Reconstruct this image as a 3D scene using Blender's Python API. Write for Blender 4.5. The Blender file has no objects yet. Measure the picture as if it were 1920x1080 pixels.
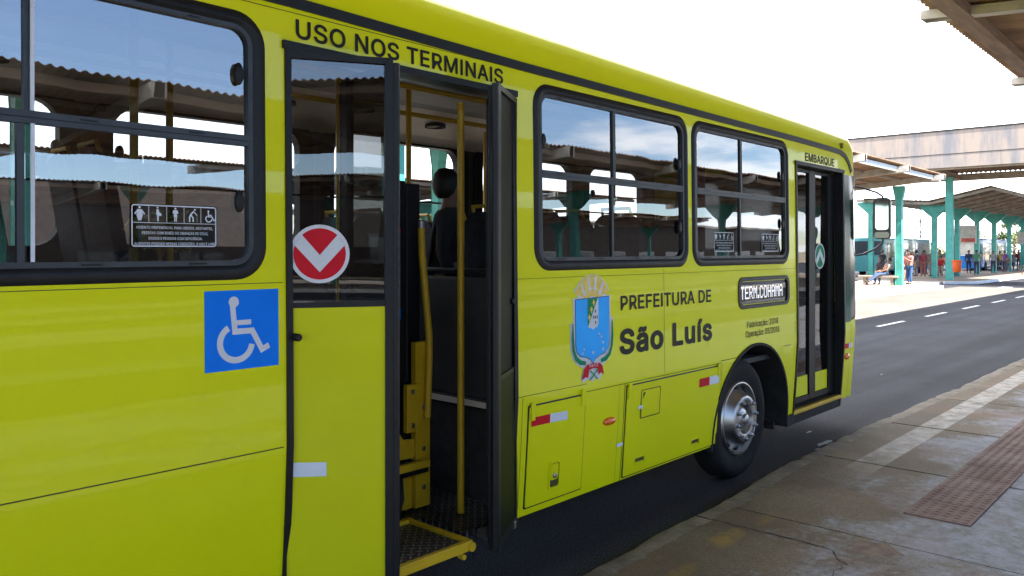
import bpy, bmesh, math, random
from mathutils import Vector, Matrix
from mathutils.geometry import tessellate_polygon
R = math.radians
random.seed(7)
sc = bpy.context.scene
COL = sc.collection

# ------------------------------------------------------------------ camera
YAW = math.atan2(1370, 1500)
cam = bpy.data.cameras.new('camera')
cam.sensor_width = 36.0
cam.lens = 1500 / 1920 * 36
cam.shift_y = -70 / 1920
cam.clip_start = 0.05
cam.clip_end = 3000
camo = bpy.data.objects.new('camera', cam)
COL.objects.link(camo)
camo.location = (0, -3.0, 1.86)
camo.rotation_euler = (R(90), 0, YAW - R(90))
sc.camera = camo

# ------------------------------------------------------------------ light
SUN_TO = Vector((0.22, 1.0, -1.16)).normalized()        # travel direction of the sunlight
sun = bpy.data.lights.new('sun', 'SUN')
sun.energy = 4.2
sun.angle = R(0.5)
sun.color = (1.0, 0.95, 0.87)
suno = bpy.data.objects.new('sun', sun)
COL.objects.link(suno)
suno.rotation_euler = SUN_TO.to_track_quat('-Z', 'Y').to_euler()
world = bpy.data.worlds.new('World')
sc.world = world
world.use_nodes = True
def make_world():
    nt = world.node_tree
    N, L = nt.nodes, nt.links
    N.clear()
    out = N.new('ShaderNodeOutputWorld')
    bg = N.new('ShaderNodeBackground'); bg.inputs['Strength'].default_value = 0.12
    sky = N.new('ShaderNodeTexSky'); sky.sky_type = 'NISHITA'; sky.sun_disc = False
    d = -SUN_TO
    sky.sun_elevation = math.asin(d.z)
    sky.sun_rotation = math.atan2(d.x, d.y)
    sky.dust_density = 0.15; sky.air_density = 0.9; sky.ozone_density = 3.0
    tc = N.new('ShaderNodeTexCoord')
    sep = N.new('ShaderNodeSeparateXYZ'); L.new(tc.outputs['Generated'], sep.inputs[0])
    za = N.new('ShaderNodeMath'); za.operation = 'ADD'; za.inputs[1].default_value = 0.12; L.new(sep.outputs['Z'], za.inputs[0])
    zm = N.new('ShaderNodeMath'); zm.operation = 'MAXIMUM'; zm.inputs[1].default_value = 0.05; L.new(za.outputs[0], zm.inputs[0])
    dx = N.new('ShaderNodeMath'); dx.operation = 'DIVIDE'; L.new(sep.outputs['X'], dx.inputs[0]); L.new(zm.outputs[0], dx.inputs[1])
    dy = N.new('ShaderNodeMath'); dy.operation = 'DIVIDE'; L.new(sep.outputs['Y'], dy.inputs[0]); L.new(zm.outputs[0], dy.inputs[1])
    cmb = N.new('ShaderNodeCombineXYZ'); L.new(dx.outputs[0], cmb.inputs[0]); L.new(dy.outputs[0], cmb.inputs[1])
    noi = N.new('ShaderNodeTexNoise'); noi.inputs['Scale'].default_value = 0.9; noi.inputs['Detail'].default_value = 8; noi.inputs['Roughness'].default_value = 0.55
    L.new(cmb.outputs[0], noi.inputs['Vector'])
    # more cloud towards +x +y, where the thin overcast bank stands
    vd = N.new('ShaderNodeVectorMath'); vd.operation = 'DOT_PRODUCT'; vd.inputs[1].default_value = (0.3, 0.95, 0); L.new(tc.outputs['Generated'], vd.inputs[0])
    mr = N.new('ShaderNodeMapRange'); mr.inputs['From Min'].default_value = -0.5; mr.inputs['From Max'].default_value = 0.7
    mr.inputs['To Min'].default_value = -0.1; mr.inputs['To Max'].default_value = 0.5; L.new(vd.outputs['Value'], mr.inputs['Value'])
    ad = N.new('ShaderNodeMath'); ad.operation = 'ADD'; L.new(noi.outputs['Fac'], ad.inputs[0]); L.new(mr.outputs[0], ad.inputs[1])
    rp = N.new('ShaderNodeMapRange'); rp.interpolation_type = 'SMOOTHSTEP'
    rp.inputs['From Min'].default_value = 0.5; rp.inputs['From Max'].default_value = 0.68; L.new(ad.outputs[0], rp.inputs['Value'])
    mx = N.new('ShaderNodeMix'); mx.data_type = 'RGBA'
    L.new(rp.outputs[0], mx.inputs['Factor']); L.new(sky.outputs[0], mx.inputs[6]); mx.inputs[7].default_value = (8.2, 8.4, 8.8, 1)
    L.new(mx.outputs[2], bg.inputs['Color']); L.new(bg.outputs[0], out.inputs[0])
make_world()
sc.view_settings.view_transform = 'Standard'
sc.view_settings.look = 'None'
sc.view_settings.gamma = 1
sc.view_settings.exposure = 2.55
sc.render.engine = 'CYCLES'
cy = sc.cycles
cy.max_bounces = 10; cy.diffuse_bounces = 5; cy.glossy_bounces = 5; cy.transparent_max_bounces = 20; cy.transmission_bounces = 6
cy.caustics_reflective = False; cy.caustics_refractive = False
cy.sample_clamp_indirect = 6
cy.use_denoising = True

# ------------------------------------------------------------------ materials
def new_mat(name):
    m = bpy.data.materials.new(name); m.use_nodes = True
    return m, m.node_tree.nodes, m.node_tree.links, m.node_tree.nodes['Principled BSDF']
def pmat(name, col, rough=0.5, metal=0.0, coat=0.0, var=0.0, scale=4.0, bump=0.0, bscale=60.0, emit=None, estr=0.0, stretch=(1, 1, 1), col2=None, rvar=0.0, dist=0.01, spec=0.5):
    m, N, L, P = new_mat(name)
    P.inputs['Specular IOR Level'].default_value = spec
    P.inputs['Base Color'].default_value = (*col, 1)
    P.inputs['Roughness'].default_value = rough
    P.inputs['Metallic'].default_value = metal
    P.inputs['Coat Weight'].default_value = coat
    P.inputs['Coat Roughness'].default_value = 0.03
    if var or bump or col2 or rvar:
        tc = N.new('ShaderNodeTexCoord')
        mp = N.new('ShaderNodeMapping'); mp.inputs['Scale'].default_value = stretch
        L.new(tc.outputs['Object'], mp.inputs[0])
        n = N.new('ShaderNodeTexNoise'); n.inputs['Scale'].default_value = scale; n.inputs['Detail'].default_value = 6; n.inputs['Roughness'].default_value = 0.6
        L.new(mp.outputs[0], n.inputs['Vector'])
        if var or col2:
            r = N.new('ShaderNodeValToRGB')
            a = tuple(max(0, c * (1 - var)) for c in col); b = col2 if col2 else tuple(min(1, c * (1 + var)) for c in col)
            r.color_ramp.elements[0].position = 0.35; r.color_ramp.elements[1].position = 0.65
            r.color_ramp.elements[0].color = (*a, 1); r.color_ramp.elements[1].color = (*b, 1)
            L.new(n.outputs['Fac'], r.inputs[0]); L.new(r.outputs[0], P.inputs['Base Color'])
        if rvar:
            q = N.new('ShaderNodeMapRange'); q.inputs['To Min'].default_value = max(0, rough - rvar); q.inputs['To Max'].default_value = rough + rvar
            L.new(n.outputs['Fac'], q.inputs['Value']); L.new(q.outputs[0], P.inputs['Roughness'])
        if bump:
            n2 = N.new('ShaderNodeTexNoise'); n2.inputs['Scale'].default_value = bscale; n2.inputs['Detail'].default_value = 4
            L.new(tc.outputs['Object'], n2.inputs['Vector'])
            b = N.new('ShaderNodeBump'); b.inputs['Strength'].default_value = bump; b.inputs['Distance'].default_value = dist
            L.new(n2.outputs['Fac'], b.inputs['Height']); L.new(b.outputs[0], P.inputs['Normal'])
    if emit:
        P.inputs['Emission Color'].default_value = (*emit, 1); P.inputs['Emission Strength'].default_value = estr
    return m
def glass_mat(name, tint=(0.42, 0.45, 0.46), base=0.07, wave=0.03, wscale=3.0, gain=1.0):
    m = bpy.data.materials.new(name); m.use_nodes = True
    N, L = m.node_tree.nodes, m.node_tree.links
    N.clear()
    out = N.new('ShaderNodeOutputMaterial')
    lw = N.new('ShaderNodeLayerWeight'); lw.inputs['Blend'].default_value = 0.5
    p = N.new('ShaderNodeMath'); p.operation = 'POWER'; p.inputs[1].default_value = 3.2; L.new(lw.outputs['Facing'], p.inputs[0])
    a = N.new('ShaderNodeMath'); a.operation = 'MULTIPLY_ADD'; a.inputs[1].default_value = gain; a.inputs[2].default_value = base; a.use_clamp = True
    L.new(p.outputs[0], a.inputs[0])
    t = N.new('ShaderNodeBsdfTransparent'); t.inputs[0].default_value = (*tint, 1)
    g = N.new('ShaderNodeBsdfGlossy'); g.inputs['Roughness'].default_value = 0.004; g.inputs['Color'].default_value = (0.95, 0.97, 1, 1)
    if wave:
        tc = N.new('ShaderNodeTexCoord'); n = N.new('ShaderNodeTexNoise'); n.inputs['Scale'].default_value = wscale; n.inputs['Detail'].default_value = 1
        L.new(tc.outputs['Object'], n.inputs['Vector'])
        b = N.new('ShaderNodeBump'); b.inputs['Strength'].default_value = wave; b.inputs['Distance'].default_value = 0.02
        L.new(n.outputs['Fac'], b.inputs['Height']); L.new(b.outputs[0], g.inputs['Normal'])
    x = N.new('ShaderNodeMixShader'); L.new(a.outputs[0], x.inputs[0]); L.new(t.outputs[0], x.inputs[1]); L.new(g.outputs[0], x.inputs[2])
    L.new(x.outputs[0], out.inputs[0])
    return m
M = {}
M['yellow'] = pmat('yellow_paint', (0.70, 0.70, 0.003), 0.4, spec=0.12, coat=0.34, var=0.035, scale=0.8, rvar=0.05, bump=0.05, bscale=1.3, dist=0.03)
M['yellow_in'] = pmat('yellow_powder_coat', (0.62, 0.38, 0.012), 0.4, var=0.1, scale=6, bump=0.1, bscale=80)
M['yellow_shaded'] = pmat('yellow_paint_shaded', (0.58, 0.575, 0.004), 0.5, spec=0.15, coat=0.08, var=0.04, scale=1.2)  # body yellow made darker and duller: the leaf's shade put into the colour
M['maroon'] = pmat('maroon_tube', (0.12, 0.012, 0.02), 0.5, var=0.2, scale=6)
M['spill'] = pmat('dried_paint_spill', (0.3, 0.33, 0.35), 0.8, var=0.3, scale=14)
M['lane'] = pmat('pale_concrete_lane', (0.115, 0.10, 0.082), 0.85, var=0.18, scale=0.7, bump=0.2, bscale=20)  # sunlight on the far lane put into the colour
M['backdrop_dark'] = pmat('backdrop_brown', (0.03, 0.021, 0.017), 0.9, var=0.3, scale=3)  # darkened so both added backdrops stay dim, even in sun
M['rubber'] = pmat('black_rubber', (0.0075, 0.008, 0.0097), 0.45, spec=0.28, var=0.25, scale=9, bump=0.15, bscale=90)
M['black'] = pmat('black_paint', (0.012, 0.013, 0.016), 0.35, var=0.2, scale=6)
M['blackmatte'] = pmat('matte_black_underbody', (0.012, 0.012, 0.012), 0.85, var=0.4, scale=8, bump=0.4, bscale=30)
M['alu_dark'] = pmat('anodised_window_frame', (0.035, 0.039, 0.044), 0.42, metal=0.3, var=0.2, scale=7)
M['letter'] = pmat('black_vinyl_lettering', (0.014, 0.012, 0.009), 0.5, var=0.15, scale=5)
M['letter'].node_tree.nodes['Principled BSDF'].inputs['Specular IOR Level'].default_value = 0.2
M['seam'] = pmat('panel_gap', (0.05, 0.048, 0.006), 0.7, var=0.3, scale=20)
M['white'] = pmat('white_vinyl', (0.62, 0.63, 0.65), 0.5, spec=0.2, var=0.05, scale=6)
M['white_hi'] = pmat('sticker_white', (0.62, 0.66, 0.72), 0.45, var=0.06, scale=8)
M['blue_sign'] = pmat('blue_vinyl', (0.0, 0.18, 0.78), 0.5, spec=0.15, var=0.06, scale=5)
M['red_sign'] = pmat('red_vinyl', (0.55, 0.008, 0.02), 0.5, spec=0.15, var=0.08, scale=6)
M['green_sign'] = pmat('green_vinyl', (0.0, 0.22, 0.09), 0.5, spec=0.15, var=0.08, scale=6)
M['crest_blue'] = pmat('crest_blue', (0.03, 0.40, 1.0), 0.5, spec=0.15, var=0.08, scale=4)
M['crest_gold'] = pmat('crest_gold', (0.75, 0.52, 0.05), 0.4, var=0.12, scale=30)
M['crest_line'] = pmat('crest_outline', (0.04, 0.05, 0.12), 0.5, var=0.1, scale=9)
M['amber'] = pmat('amber_lens', (0.75, 0.13, 0.005), 0.15, coat=0.6, var=0.15, scale=40)
M['chrome'] = pmat('polished_steel', (0.40, 0.40, 0.41), 0.36, metal=1.0, var=0.12, scale=9, rvar=0.1)
M['steel'] = pmat('brushed_steel', (0.42, 0.42, 0.43), 0.36, metal=1.0, var=0.2, scale=10, rvar=0.1)
M['tyre'] = pmat('tyre_rubber', (0.009, 0.009, 0.0098), 0.8, spec=0.25, var=0.35, scale=7, bump=0.25, bscale=60)
M['led'] = pmat('led_dots', (0.8, 0.8, 0.85), 0.5, emit=(0.92, 0.92, 1.0), estr=0.5)
M['seat'] = pmat('seat_fabric', (0.02, 0.022, 0.035), 0.8, var=0.4, scale=20, bump=0.3, bscale=120)
M['ceiling_in'] = pmat('bus_ceiling_liner', (0.20, 0.19, 0.18), 0.6, var=0.08, scale=5)
M['cove'] = pmat('bus_cove_panel', (0.78, 0.7, 0.58), 0.5, var=0.06, scale=5)
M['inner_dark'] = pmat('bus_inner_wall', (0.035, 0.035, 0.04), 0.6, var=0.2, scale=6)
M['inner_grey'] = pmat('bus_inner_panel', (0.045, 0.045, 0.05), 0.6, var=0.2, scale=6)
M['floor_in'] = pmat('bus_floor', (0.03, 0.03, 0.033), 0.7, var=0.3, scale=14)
M['glass'] = glass_mat('tinted_window_glass', tint=(0.40, 0.42, 0.44), base=0.115, wave=0.04, wscale=2.6, gain=0.36)
M['glass_front'] = glass_mat('front_door_glass', tint=(0.3, 0.31, 0.32), base=0.06, wave=0.03, gain=0.4)
M['glass_door'] = glass_mat('door_glass', tint=(0.55, 0.57, 0.58), base=0.05, wave=0.02, gain=0.6)
M['glass_far'] = glass_mat('clear_far_glass', tint=(0.72, 0.74, 0.75), base=0.04, wave=0.0, gain=0.5)
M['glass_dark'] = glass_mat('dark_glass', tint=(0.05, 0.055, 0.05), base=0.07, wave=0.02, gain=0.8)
M['black_panel'] = pmat('black_door_panel', (0.0045, 0.0048, 0.006), 0.5, spec=0.1, var=0.2, scale=5)
M['glass_olive'] = pmat('dark_olive_panel', (0.009, 0.013, 0.003), 0.45, spec=0.1, coat=0.0, var=0.1, scale=4)
M['film'] = glass_mat('sticker_film', tint=(0.25, 0.26, 0.28), base=0.03, wave=0.0, gain=0.3)
M['concrete'] = pmat('canopy_concrete', (0.36, 0.30, 0.23), 0.85, var=0.25, scale=2.2, bump=0.3, bscale=25)
M['conc_light'] = pmat('pale_concrete', (0.42, 0.38, 0.33), 0.85, var=0.2, scale=2.5, bump=0.2, bscale=30)
M['wood'] = pmat('brown_edge_board', (0.22, 0.15, 0.10), 0.8, var=0.25, scale=3, stretch=(0.6, 3, 3), bump=0.2, bscale=20)
M['fibro'] = pmat('fibre_cement_sheet', (0.24, 0.15, 0.09), 0.9, var=0.3, scale=1.5, stretch=(1, 0.25, 1), bump=0.2, bscale=40)
M['teal'] = pmat('teal_post_paint', (0.065, 0.34, 0.28), 0.55, var=0.16, scale=2.5, bump=0.15, bscale=20)
M['whitewash'] = pmat('whitewashed_kerb', (0.62, 0.61, 0.6), 0.8, var=0.08, scale=4, bump=0.2, bscale=30)
M['orange'] = pmat('orange_plastic', (0.75, 0.11, 0.015), 0.4, var=0.1, scale=5)
M['bench'] = pmat('bench_concrete', (0.33, 0.27, 0.21), 0.85, var=0.2, scale=6, bump=0.2, bscale=40)
M['pole'] = pmat('galvanised_pole', (0.3, 0.3, 0.31), 0.5, metal=0.5, var=0.15, scale=5)
M['bark'] = pmat('bark', (0.12, 0.08, 0.05), 0.9, var=0.3, scale=8, bump=0.5, bscale=20)
M['wall_grey'] = pmat('grey_rendered_wall', (0.4, 0.39, 0.38), 0.85, var=0.12, scale=1.0, bump=0.2, bscale=30)
M['poster'] = pmat('poster_paper', (0.5, 0.47, 0.42), 0.6, var=0.2, scale=2.5)
M['poster_red'] = pmat('poster_red_print', (0.45, 0.08, 0.06), 0.6, var=0.3, scale=6)
M['teal_bus'] = pmat('teal_bus_paint', (0.03, 0.17, 0.19), 0.3, coat=0.4, var=0.06, scale=2)
M['blue_bus'] = pmat('blue_bus_paint', (0.01, 0.16, 0.5), 0.3, coat=0.5, var=0.08, scale=2)
M['car_white'] = pmat('white_car_paint', (0.7, 0.7, 0.7), 0.3, coat=0.6, var=0.03, scale=2)
M['car_red'] = pmat('dark_red_car_paint', (0.3, 0.03, 0.03), 0.3, coat=0.6, var=0.05, scale=2)
M['corner_glass'] = pmat('black_corner_glass', (0.008, 0.009, 0.010), 0.12, spec=0.22, var=0.1, scale=3)
M['car_glass'] = pmat('car_glass', (0.02, 0.025, 0.03), 0.08, coat=0.5, var=0.1, scale=3)

def checker_mat():
    m, N, L, P = new_mat('tread_plate')
    P.inputs['Metallic'].default_value = 0.75; P.inputs['Roughness'].default_value = 0.38
    P.inputs['Base Color'].default_value = (0.12, 0.12, 0.125, 1)
    tc = N.new('ShaderNodeTexCoord')
    hs = []
    for ang, off in ((45, 0.0), (-45, 0.5)):
        mp = N.new('ShaderNodeMapping'); mp.inputs['Scale'].default_value = (18, 18, 18); mp.inputs['Location'].default_value = (off, off, 0)
        L.new(tc.outputs['Object'], mp.inputs[0])
        sp = N.new('ShaderNodeSeparateXYZ'); L.new(mp.outputs[0], sp.inputs[0])
        fr = []
        for ax in ('X', 'Y'):
            f = N.new('ShaderNodeMath'); f.operation = 'FRACT'; L.new(sp.outputs[ax], f.inputs[0])
            s = N.new('ShaderNodeMath'); s.operation = 'SUBTRACT'; s.inputs[1].default_value = 0.5; L.new(f.outputs[0], s.inputs[0]); fr.append(s)
        c, si = math.cos(R(ang)), math.sin(R(ang))
        def lin(a, b):
            p = N.new('ShaderNodeMath'); p.operation = 'MULTIPLY'; p.inputs[1].default_value = a; L.new(fr[0].outputs[0], p.inputs[0])
            q = N.new('ShaderNodeMath'); q.operation = 'MULTIPLY_ADD'; q.inputs[1].default_value = b; L.new(fr[1].outputs[0], q.inputs[0]); L.new(p.outputs[0], q.inputs[2])
            w = N.new('ShaderNodeMath'); w.operation = 'POWER'; w.inputs[1].default_value = 2
            ab = N.new('ShaderNodeMath'); ab.operation = 'ABSOLUTE'; L.new(q.outputs[0], ab.inputs[0]); L.new(ab.outputs[0], w.inputs[0])
            return w
        a = lin(c * 2.2, si * 2.2); b = lin(-si * 7, c * 7)
        sm = N.new('ShaderNodeMath'); sm.operation = 'ADD'; L.new(a.outputs[0], sm.inputs[0]); L.new(b.outputs[0], sm.inputs[1])
        iv = N.new('ShaderNodeMath'); iv.operation = 'SUBTRACT'; iv.inputs[0].default_value = 1.0; iv.use_clamp = True; L.new(sm.outputs[0], iv.inputs[1])
        hs.append(iv)
    mxn = N.new('ShaderNodeMath'); mxn.operation = 'MAXIMUM'; L.new(hs[0].outputs[0], mxn.inputs[0]); L.new(hs[1].outputs[0], mxn.inputs[1])
    bp = N.new('ShaderNodeBump'); bp.inputs['Strength'].default_value = 0.9; bp.inputs['Distance'].default_value = 0.006
    L.new(mxn.outputs[0], bp.inputs['Height']); L.new(bp.outputs[0], P.inputs['Normal'])
    rp = N.new('ShaderNodeMix'); rp.data_type = 'RGBA'; rp.inputs[6].default_value = (0.06, 0.06, 0.065, 1); rp.inputs[7].default_value = (0.3, 0.3, 0.31, 1)
    L.new(mxn.outputs[0], rp.inputs['Factor']); L.new(rp.outputs[2], P.inputs['Base Color'])
    return m
M['tread'] = checker_mat()

def asphalt_mat():
    m, N, L, P = new_mat('asphalt')
    P.inputs['Specular IOR Level'].default_value = 0.2
    P.inputs['Roughness'].default_value = 0.92
    tc = N.new('ShaderNodeTexCoord')
    n1 = N.new('ShaderNodeTexNoise'); n1.inputs['Scale'].default_value = 0.5; n1.inputs['Detail'].default_value = 5; L.new(tc.outputs['Object'], n1.inputs['Vector'])
    n2 = N.new('ShaderNodeTexVoronoi'); n2.inputs['Scale'].default_value = 75; L.new(tc.outputs['Object'], n2.inputs['Vector'])
    n3 = N.new('ShaderNodeTexNoise'); n3.inputs['Scale'].default_value = 95; n3.inputs['Detail'].default_value = 3; L.new(tc.outputs['Object'], n3.inputs['Vector'])
    r1 = N.new('ShaderNodeValToRGB'); r1.color_ramp.elements[0].position = 0.3; r1.color_ramp.elements[1].position = 0.7
    r1.color_ramp.elements[0].color = (0.021, 0.022, 0.027, 1); r1.color_ramp.elements[1].color = (0.033, 0.0345, 0.041, 1); L.new(n1.outputs['Fac'], r1.inputs[0])
    r2 = N.new('ShaderNodeValToRGB'); r2.color_ramp.elements[0].position = 0.42; r2.color_ramp.elements[1].position = 0.72
    r2.color_ramp.elements[0].color = (0.45, 0.45, 0.45, 1); r2.color_ramp.elements[1].color = (2.6, 2.6, 2.7, 1); L.new(n3.outputs['Fac'], r2.inputs[0])
    mm = N.new('ShaderNodeMix'); mm.data_type = 'RGBA'; mm.blend_type = 'MULTIPLY'; mm.inputs['Factor'].default_value = 1
    L.new(r1.outputs[0], mm.inputs[6]); L.new(r2.outputs[0], mm.inputs[7])
    mp = N.new('ShaderNodeMapping'); mp.inputs['Scale'].default_value = (0.05, 1.4, 1); L.new(tc.outputs['Object'], mp.inputs[0])
    n4 = N.new('ShaderNodeTexNoise'); n4.inputs['Scale'].default_value = 1.3; n4.inputs['Detail'].default_value = 5; L.new(mp.outputs[0], n4.inputs['Vector'])
    r4 = N.new('ShaderNodeValToRGB'); r4.color_ramp.elements[0].position = 0.35; r4.color_ramp.elements[1].position = 0.62
    r4.color_ramp.elements[0].color = (0.72, 0.72, 0.73, 1); r4.color_ramp.elements[1].color = (1.18, 1.17, 1.16, 1); L.new(n4.outputs['Fac'], r4.inputs[0])
    n5 = N.new('ShaderNodeTexNoise'); n5.inputs['Scale'].default_value = 2.2; n5.inputs['Detail'].default_value = 4; L.new(tc.outputs['Object'], n5.inputs['Vector'])
    r5 = N.new('ShaderNodeValToRGB'); r5.color_ramp.elements[0].position = 0.66; r5.color_ramp.elements[1].position = 0.74
    r5.color_ramp.elements[0].color = (1, 1, 1, 1); r5.color_ramp.elements[1].color = (0.55, 0.55, 0.56, 1); L.new(n5.outputs['Fac'], r5.inputs[0])
    m2 = N.new('ShaderNodeMix'); m2.data_type = 'RGBA'; m2.blend_type = 'MULTIPLY'; m2.inputs['Factor'].default_value = 1
    L.new(mm.outputs[2], m2.inputs[6]); L.new(r4.outputs[0], m2.inputs[7])
    m3 = N.new('ShaderNodeMix'); m3.data_type = 'RGBA'; m3.blend_type = 'MULTIPLY'; m3.inputs['Factor'].default_value = 1
    L.new(m2.outputs[2], m3.inputs[6]); L.new(r5.outputs[0], m3.inputs[7]); L.new(m3.outputs[2], P.inputs['Base Color'])
    b = N.new('ShaderNodeBump'); b.inputs['Strength'].default_value = 0.6; b.inputs['Distance'].default_value = 0.008
    L.new(n2.outputs['Distance'], b.inputs['Height']); L.new(b.outputs[0], P.inputs['Normal'])
    return m
M['asphalt'] = asphalt_mat()

def slab_mat():
    """worn brown concrete paving with bleached grey patches and ochre stains"""
    m, N, L, P = new_mat('worn_paving_concrete')
    P.inputs['Specular IOR Level'].default_value = 0.25
    P.inputs['Roughness'].default_value = 0.8
    tc = N.new('ShaderNodeTexCoord')
    def noise(s, d=6, rough=0.6, vec=None):
        n = N.new('ShaderNodeTexNoise'); n.inputs['Scale'].default_value = s; n.inputs['Detail'].default_value = d; n.inputs['Roughness'].default_value = rough
        L.new(vec or tc.outputs['Object'], n.inputs['Vector']); return n
    def ramp(src, p0, p1, c0, c1):
        r = N.new('ShaderNodeValToRGB'); r.color_ramp.elements[0].position = p0; r.color_ramp.elements[1].position = p1
        r.color_ramp.elements[0].color = (*c0, 1); r.color_ramp.elements[1].color = (*c1, 1); L.new(src, r.inputs[0]); return r
    def mix(fac, a, b, mode='MIX'):
        x = N.new('ShaderNodeMix'); x.data_type = 'RGBA'; x.blend_type = mode
        if isinstance(fac, float): x.inputs['Factor'].default_value = fac
        else: L.new(fac, x.inputs['Factor'])
        for k, v in ((6, a), (7, b)):
            if isinstance(v, tuple): x.inputs[k].default_value = (*v, 1)
            else: L.new(v, x.inputs[k])
        return x.outputs[2]
    def math_(op, a, b, clamp=False):
        x = N.new('ShaderNodeMath'); x.operation = op; x.use_clamp = clamp
        for k, v in ((0, a), (1, b)):
            if isinstance(v, (int, float)): x.inputs[k].default_value = v
            else: L.new(v, x.inputs[k])
        return x.outputs[0]
    base = ramp(noise(1.6).outputs['Fac'], 0.3, 0.7, (0.082, 0.061, 0.039), (0.145, 0.111, 0.075)).outputs[0]
    # each slab is its own shade
    sep = N.new('ShaderNodeSeparateXYZ'); L.new(tc.outputs['Object'], sep.inputs[0])
    cell = math_('FLOOR', math_('DIVIDE', math_('SUBTRACT', sep.outputs['X'], 4.935), 1.755), 0)
    cy_ = math_('FLOOR', math_('DIVIDE', math_('ADD', sep.outputs['Y'], 0.9), 0.85), 0)
    cv = N.new('ShaderNodeCombineXYZ'); L.new(cell, cv.inputs[0]); L.new(cy_, cv.inputs[1])
    wn = N.new('ShaderNodeTexWhiteNoise'); wn.noise_dimensions = '2D'; L.new(cv.outputs[0], wn.inputs['Vector'])
    shade = ramp(wn.outputs['Value'], 0.0, 1.0, (0.82, 0.82, 0.82), (1.15, 1.13, 1.1)).outputs[0]
    base = mix(1.0, base, shade, 'MULTIPLY')
    fine = ramp(noise(70, 5, 0.7).outputs['Fac'], 0.32, 0.7, (0.62, 0.62, 0.62), (1.32, 1.32, 1.32)).outputs[0]
    base = mix(1.0, base, fine, 'MULTIPLY')
    # bleached patches, mostly away from the kerb
    pn = noise(1.1, 9, 0.68).outputs['Fac']
    ydist = N.new('ShaderNodeMapRange'); ydist.inputs['From Min'].default_value = -0.55; ydist.inputs['From Max'].default_value = -1.5
    ydist.inputs['To Min'].default_value = -0.16; ydist.inputs['To Max'].default_value = 0.12; L.new(sep.outputs['Y'], ydist.inputs['Value'])
    xd = N.new('ShaderNodeMapRange'); xd.inputs['From Min'].default_value = 3.6; xd.inputs['From Max'].default_value = 7.0
    xd.inputs['To Min'].default_value = -0.07; xd.inputs['To Max'].default_value = 0.03; L.new(sep.outputs['X'], xd.inputs['Value'])
    fb = math_('MULTIPLY', math_('SUBTRACT', noise(26, 7, 0.75).outputs['Fac'], 0.5), 0.34)
    fs = noise(1.0, 1).outputs['Fac']
    pf = ramp(math_('ADD', math_('ADD', math_('ADD', pn, ydist.outputs[0]), xd.outputs[0]), fb), 0.48, 0.62, (0, 0, 0), (1, 1, 1)).outputs[0]
    pk = math_('MULTIPLY', math_('MULTIPLY', pf, ramp(noise(9, 8, 0.75).outputs['Fac'], 0.36, 0.6, (0.35, 0.35, 0.35), (1, 1, 1)).outputs[0]), 0.85)
    base = mix(pk, base, (0.255, 0.272, 0.31))
    # dark scuffs
    dk = ramp(noise(4.5, 5, 0.7).outputs['Fac'], 0.62, 0.72, (0, 0, 0), (1, 1, 1)).outputs[0]
    base = mix(math_('MULTIPLY', dk, 0.45), base, (0.05, 0.042, 0.035))
    # red oxide tint near the camera
    rd = ramp(noise(0.9, 4).outputs['Fac'], 0.5, 0.65, (0, 0, 0), (1, 1, 1)).outputs[0]
    base = mix(math_('MULTIPLY', rd, 0.35), base, (0.16, 0.075, 0.05))
    # spilled ochre road paint near the kerb
    def spot(cx, cy_, rx, ry, col, amt):
        nonlocal base
        a = math_('POWER', math_('DIVIDE', math_('SUBTRACT', sep.outputs['X'], cx), rx), 2)
        b = math_('POWER', math_('ABSOLUTE', math_('DIVIDE', math_('SUBTRACT', sep.outputs['Y'], cy_), ry), 0), 2)
        a = math_('ABSOLUTE', a, 0)
        d = math_('ADD', a, b)
        d = math_('ADD', d, math_('MULTIPLY', math_('SUBTRACT', noise(9, 6, 0.7).outputs['Fac'], 0.5), 3.2))
        f = math_('MULTIPLY', math_('SUBTRACT', 1.0, d, True), amt)
        base = mix(f, base, col)
    spot(4.38, -0.74, 0.22, 0.09, (0.25, 0.15, 0.015), 0.62)
    spot(4.85, -0.76, 0.16, 0.06, (0.25, 0.15, 0.015), 0.3)
    spot(3.75, -0.80, 0.18, 0.07, (0.25, 0.15, 0.015), 0.32)
    # worn white line along the edge
    yl = math_('SUBTRACT', math_('ABSOLUTE', math_('ADD', sep.outputs['Y'], 0.785), 0), 0.105)
    edge = math_('SUBTRACT', 1.0, math_('MULTIPLY', yl, 90.0), True)
    xs = N.new('ShaderNodeMapRange'); xs.inputs['From Min'].default_value = 6.2; xs.inputs['From Max'].default_value = 7.2; L.new(sep.outputs['X'], xs.inputs['Value'])
    wear = ramp(noise(6, 9, 0.72).outputs['Fac'], 0.30, 0.60, (0, 0, 0), (1, 1, 1)).outputs[0]
    wf = math_('MULTIPLY', math_('MULTIPLY', math_('MULTIPLY', edge, xs.outputs[0]), wear), 0.72)
    base = mix(wf, base, (0.42, 0.40, 0.37))
    L.new(base, P.inputs['Base Color'])
    b = N.new('ShaderNodeBump'); b.inputs['Strength'].default_value = 0.5; b.inputs['Distance'].default_value = 0.006
    L.new(noise(38, 6, 0.65).outputs['Fac'], b.inputs['Height']); L.new(b.outputs[0], P.inputs['Normal'])
    return m
M['slab'] = slab_mat()
M['kerb'] = pmat('kerb_stone', (0.125, 0.1, 0.075), 0.85, var=0.35, scale=5, bump=0.7, bscale=22, dist=0.02)
M['tactile'] = pmat('red_tactile_concrete', (0.10, 0.038, 0.024), 0.8, var=0.3, scale=2.6, bump=0.3, bscale=60, col2=(0.155, 0.098, 0.08))
M['ground'] = pmat('dry_ground', (0.24, 0.19, 0.12), 0.95, var=0.25, scale=0.15, bump=0.2, bscale=3)
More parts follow.
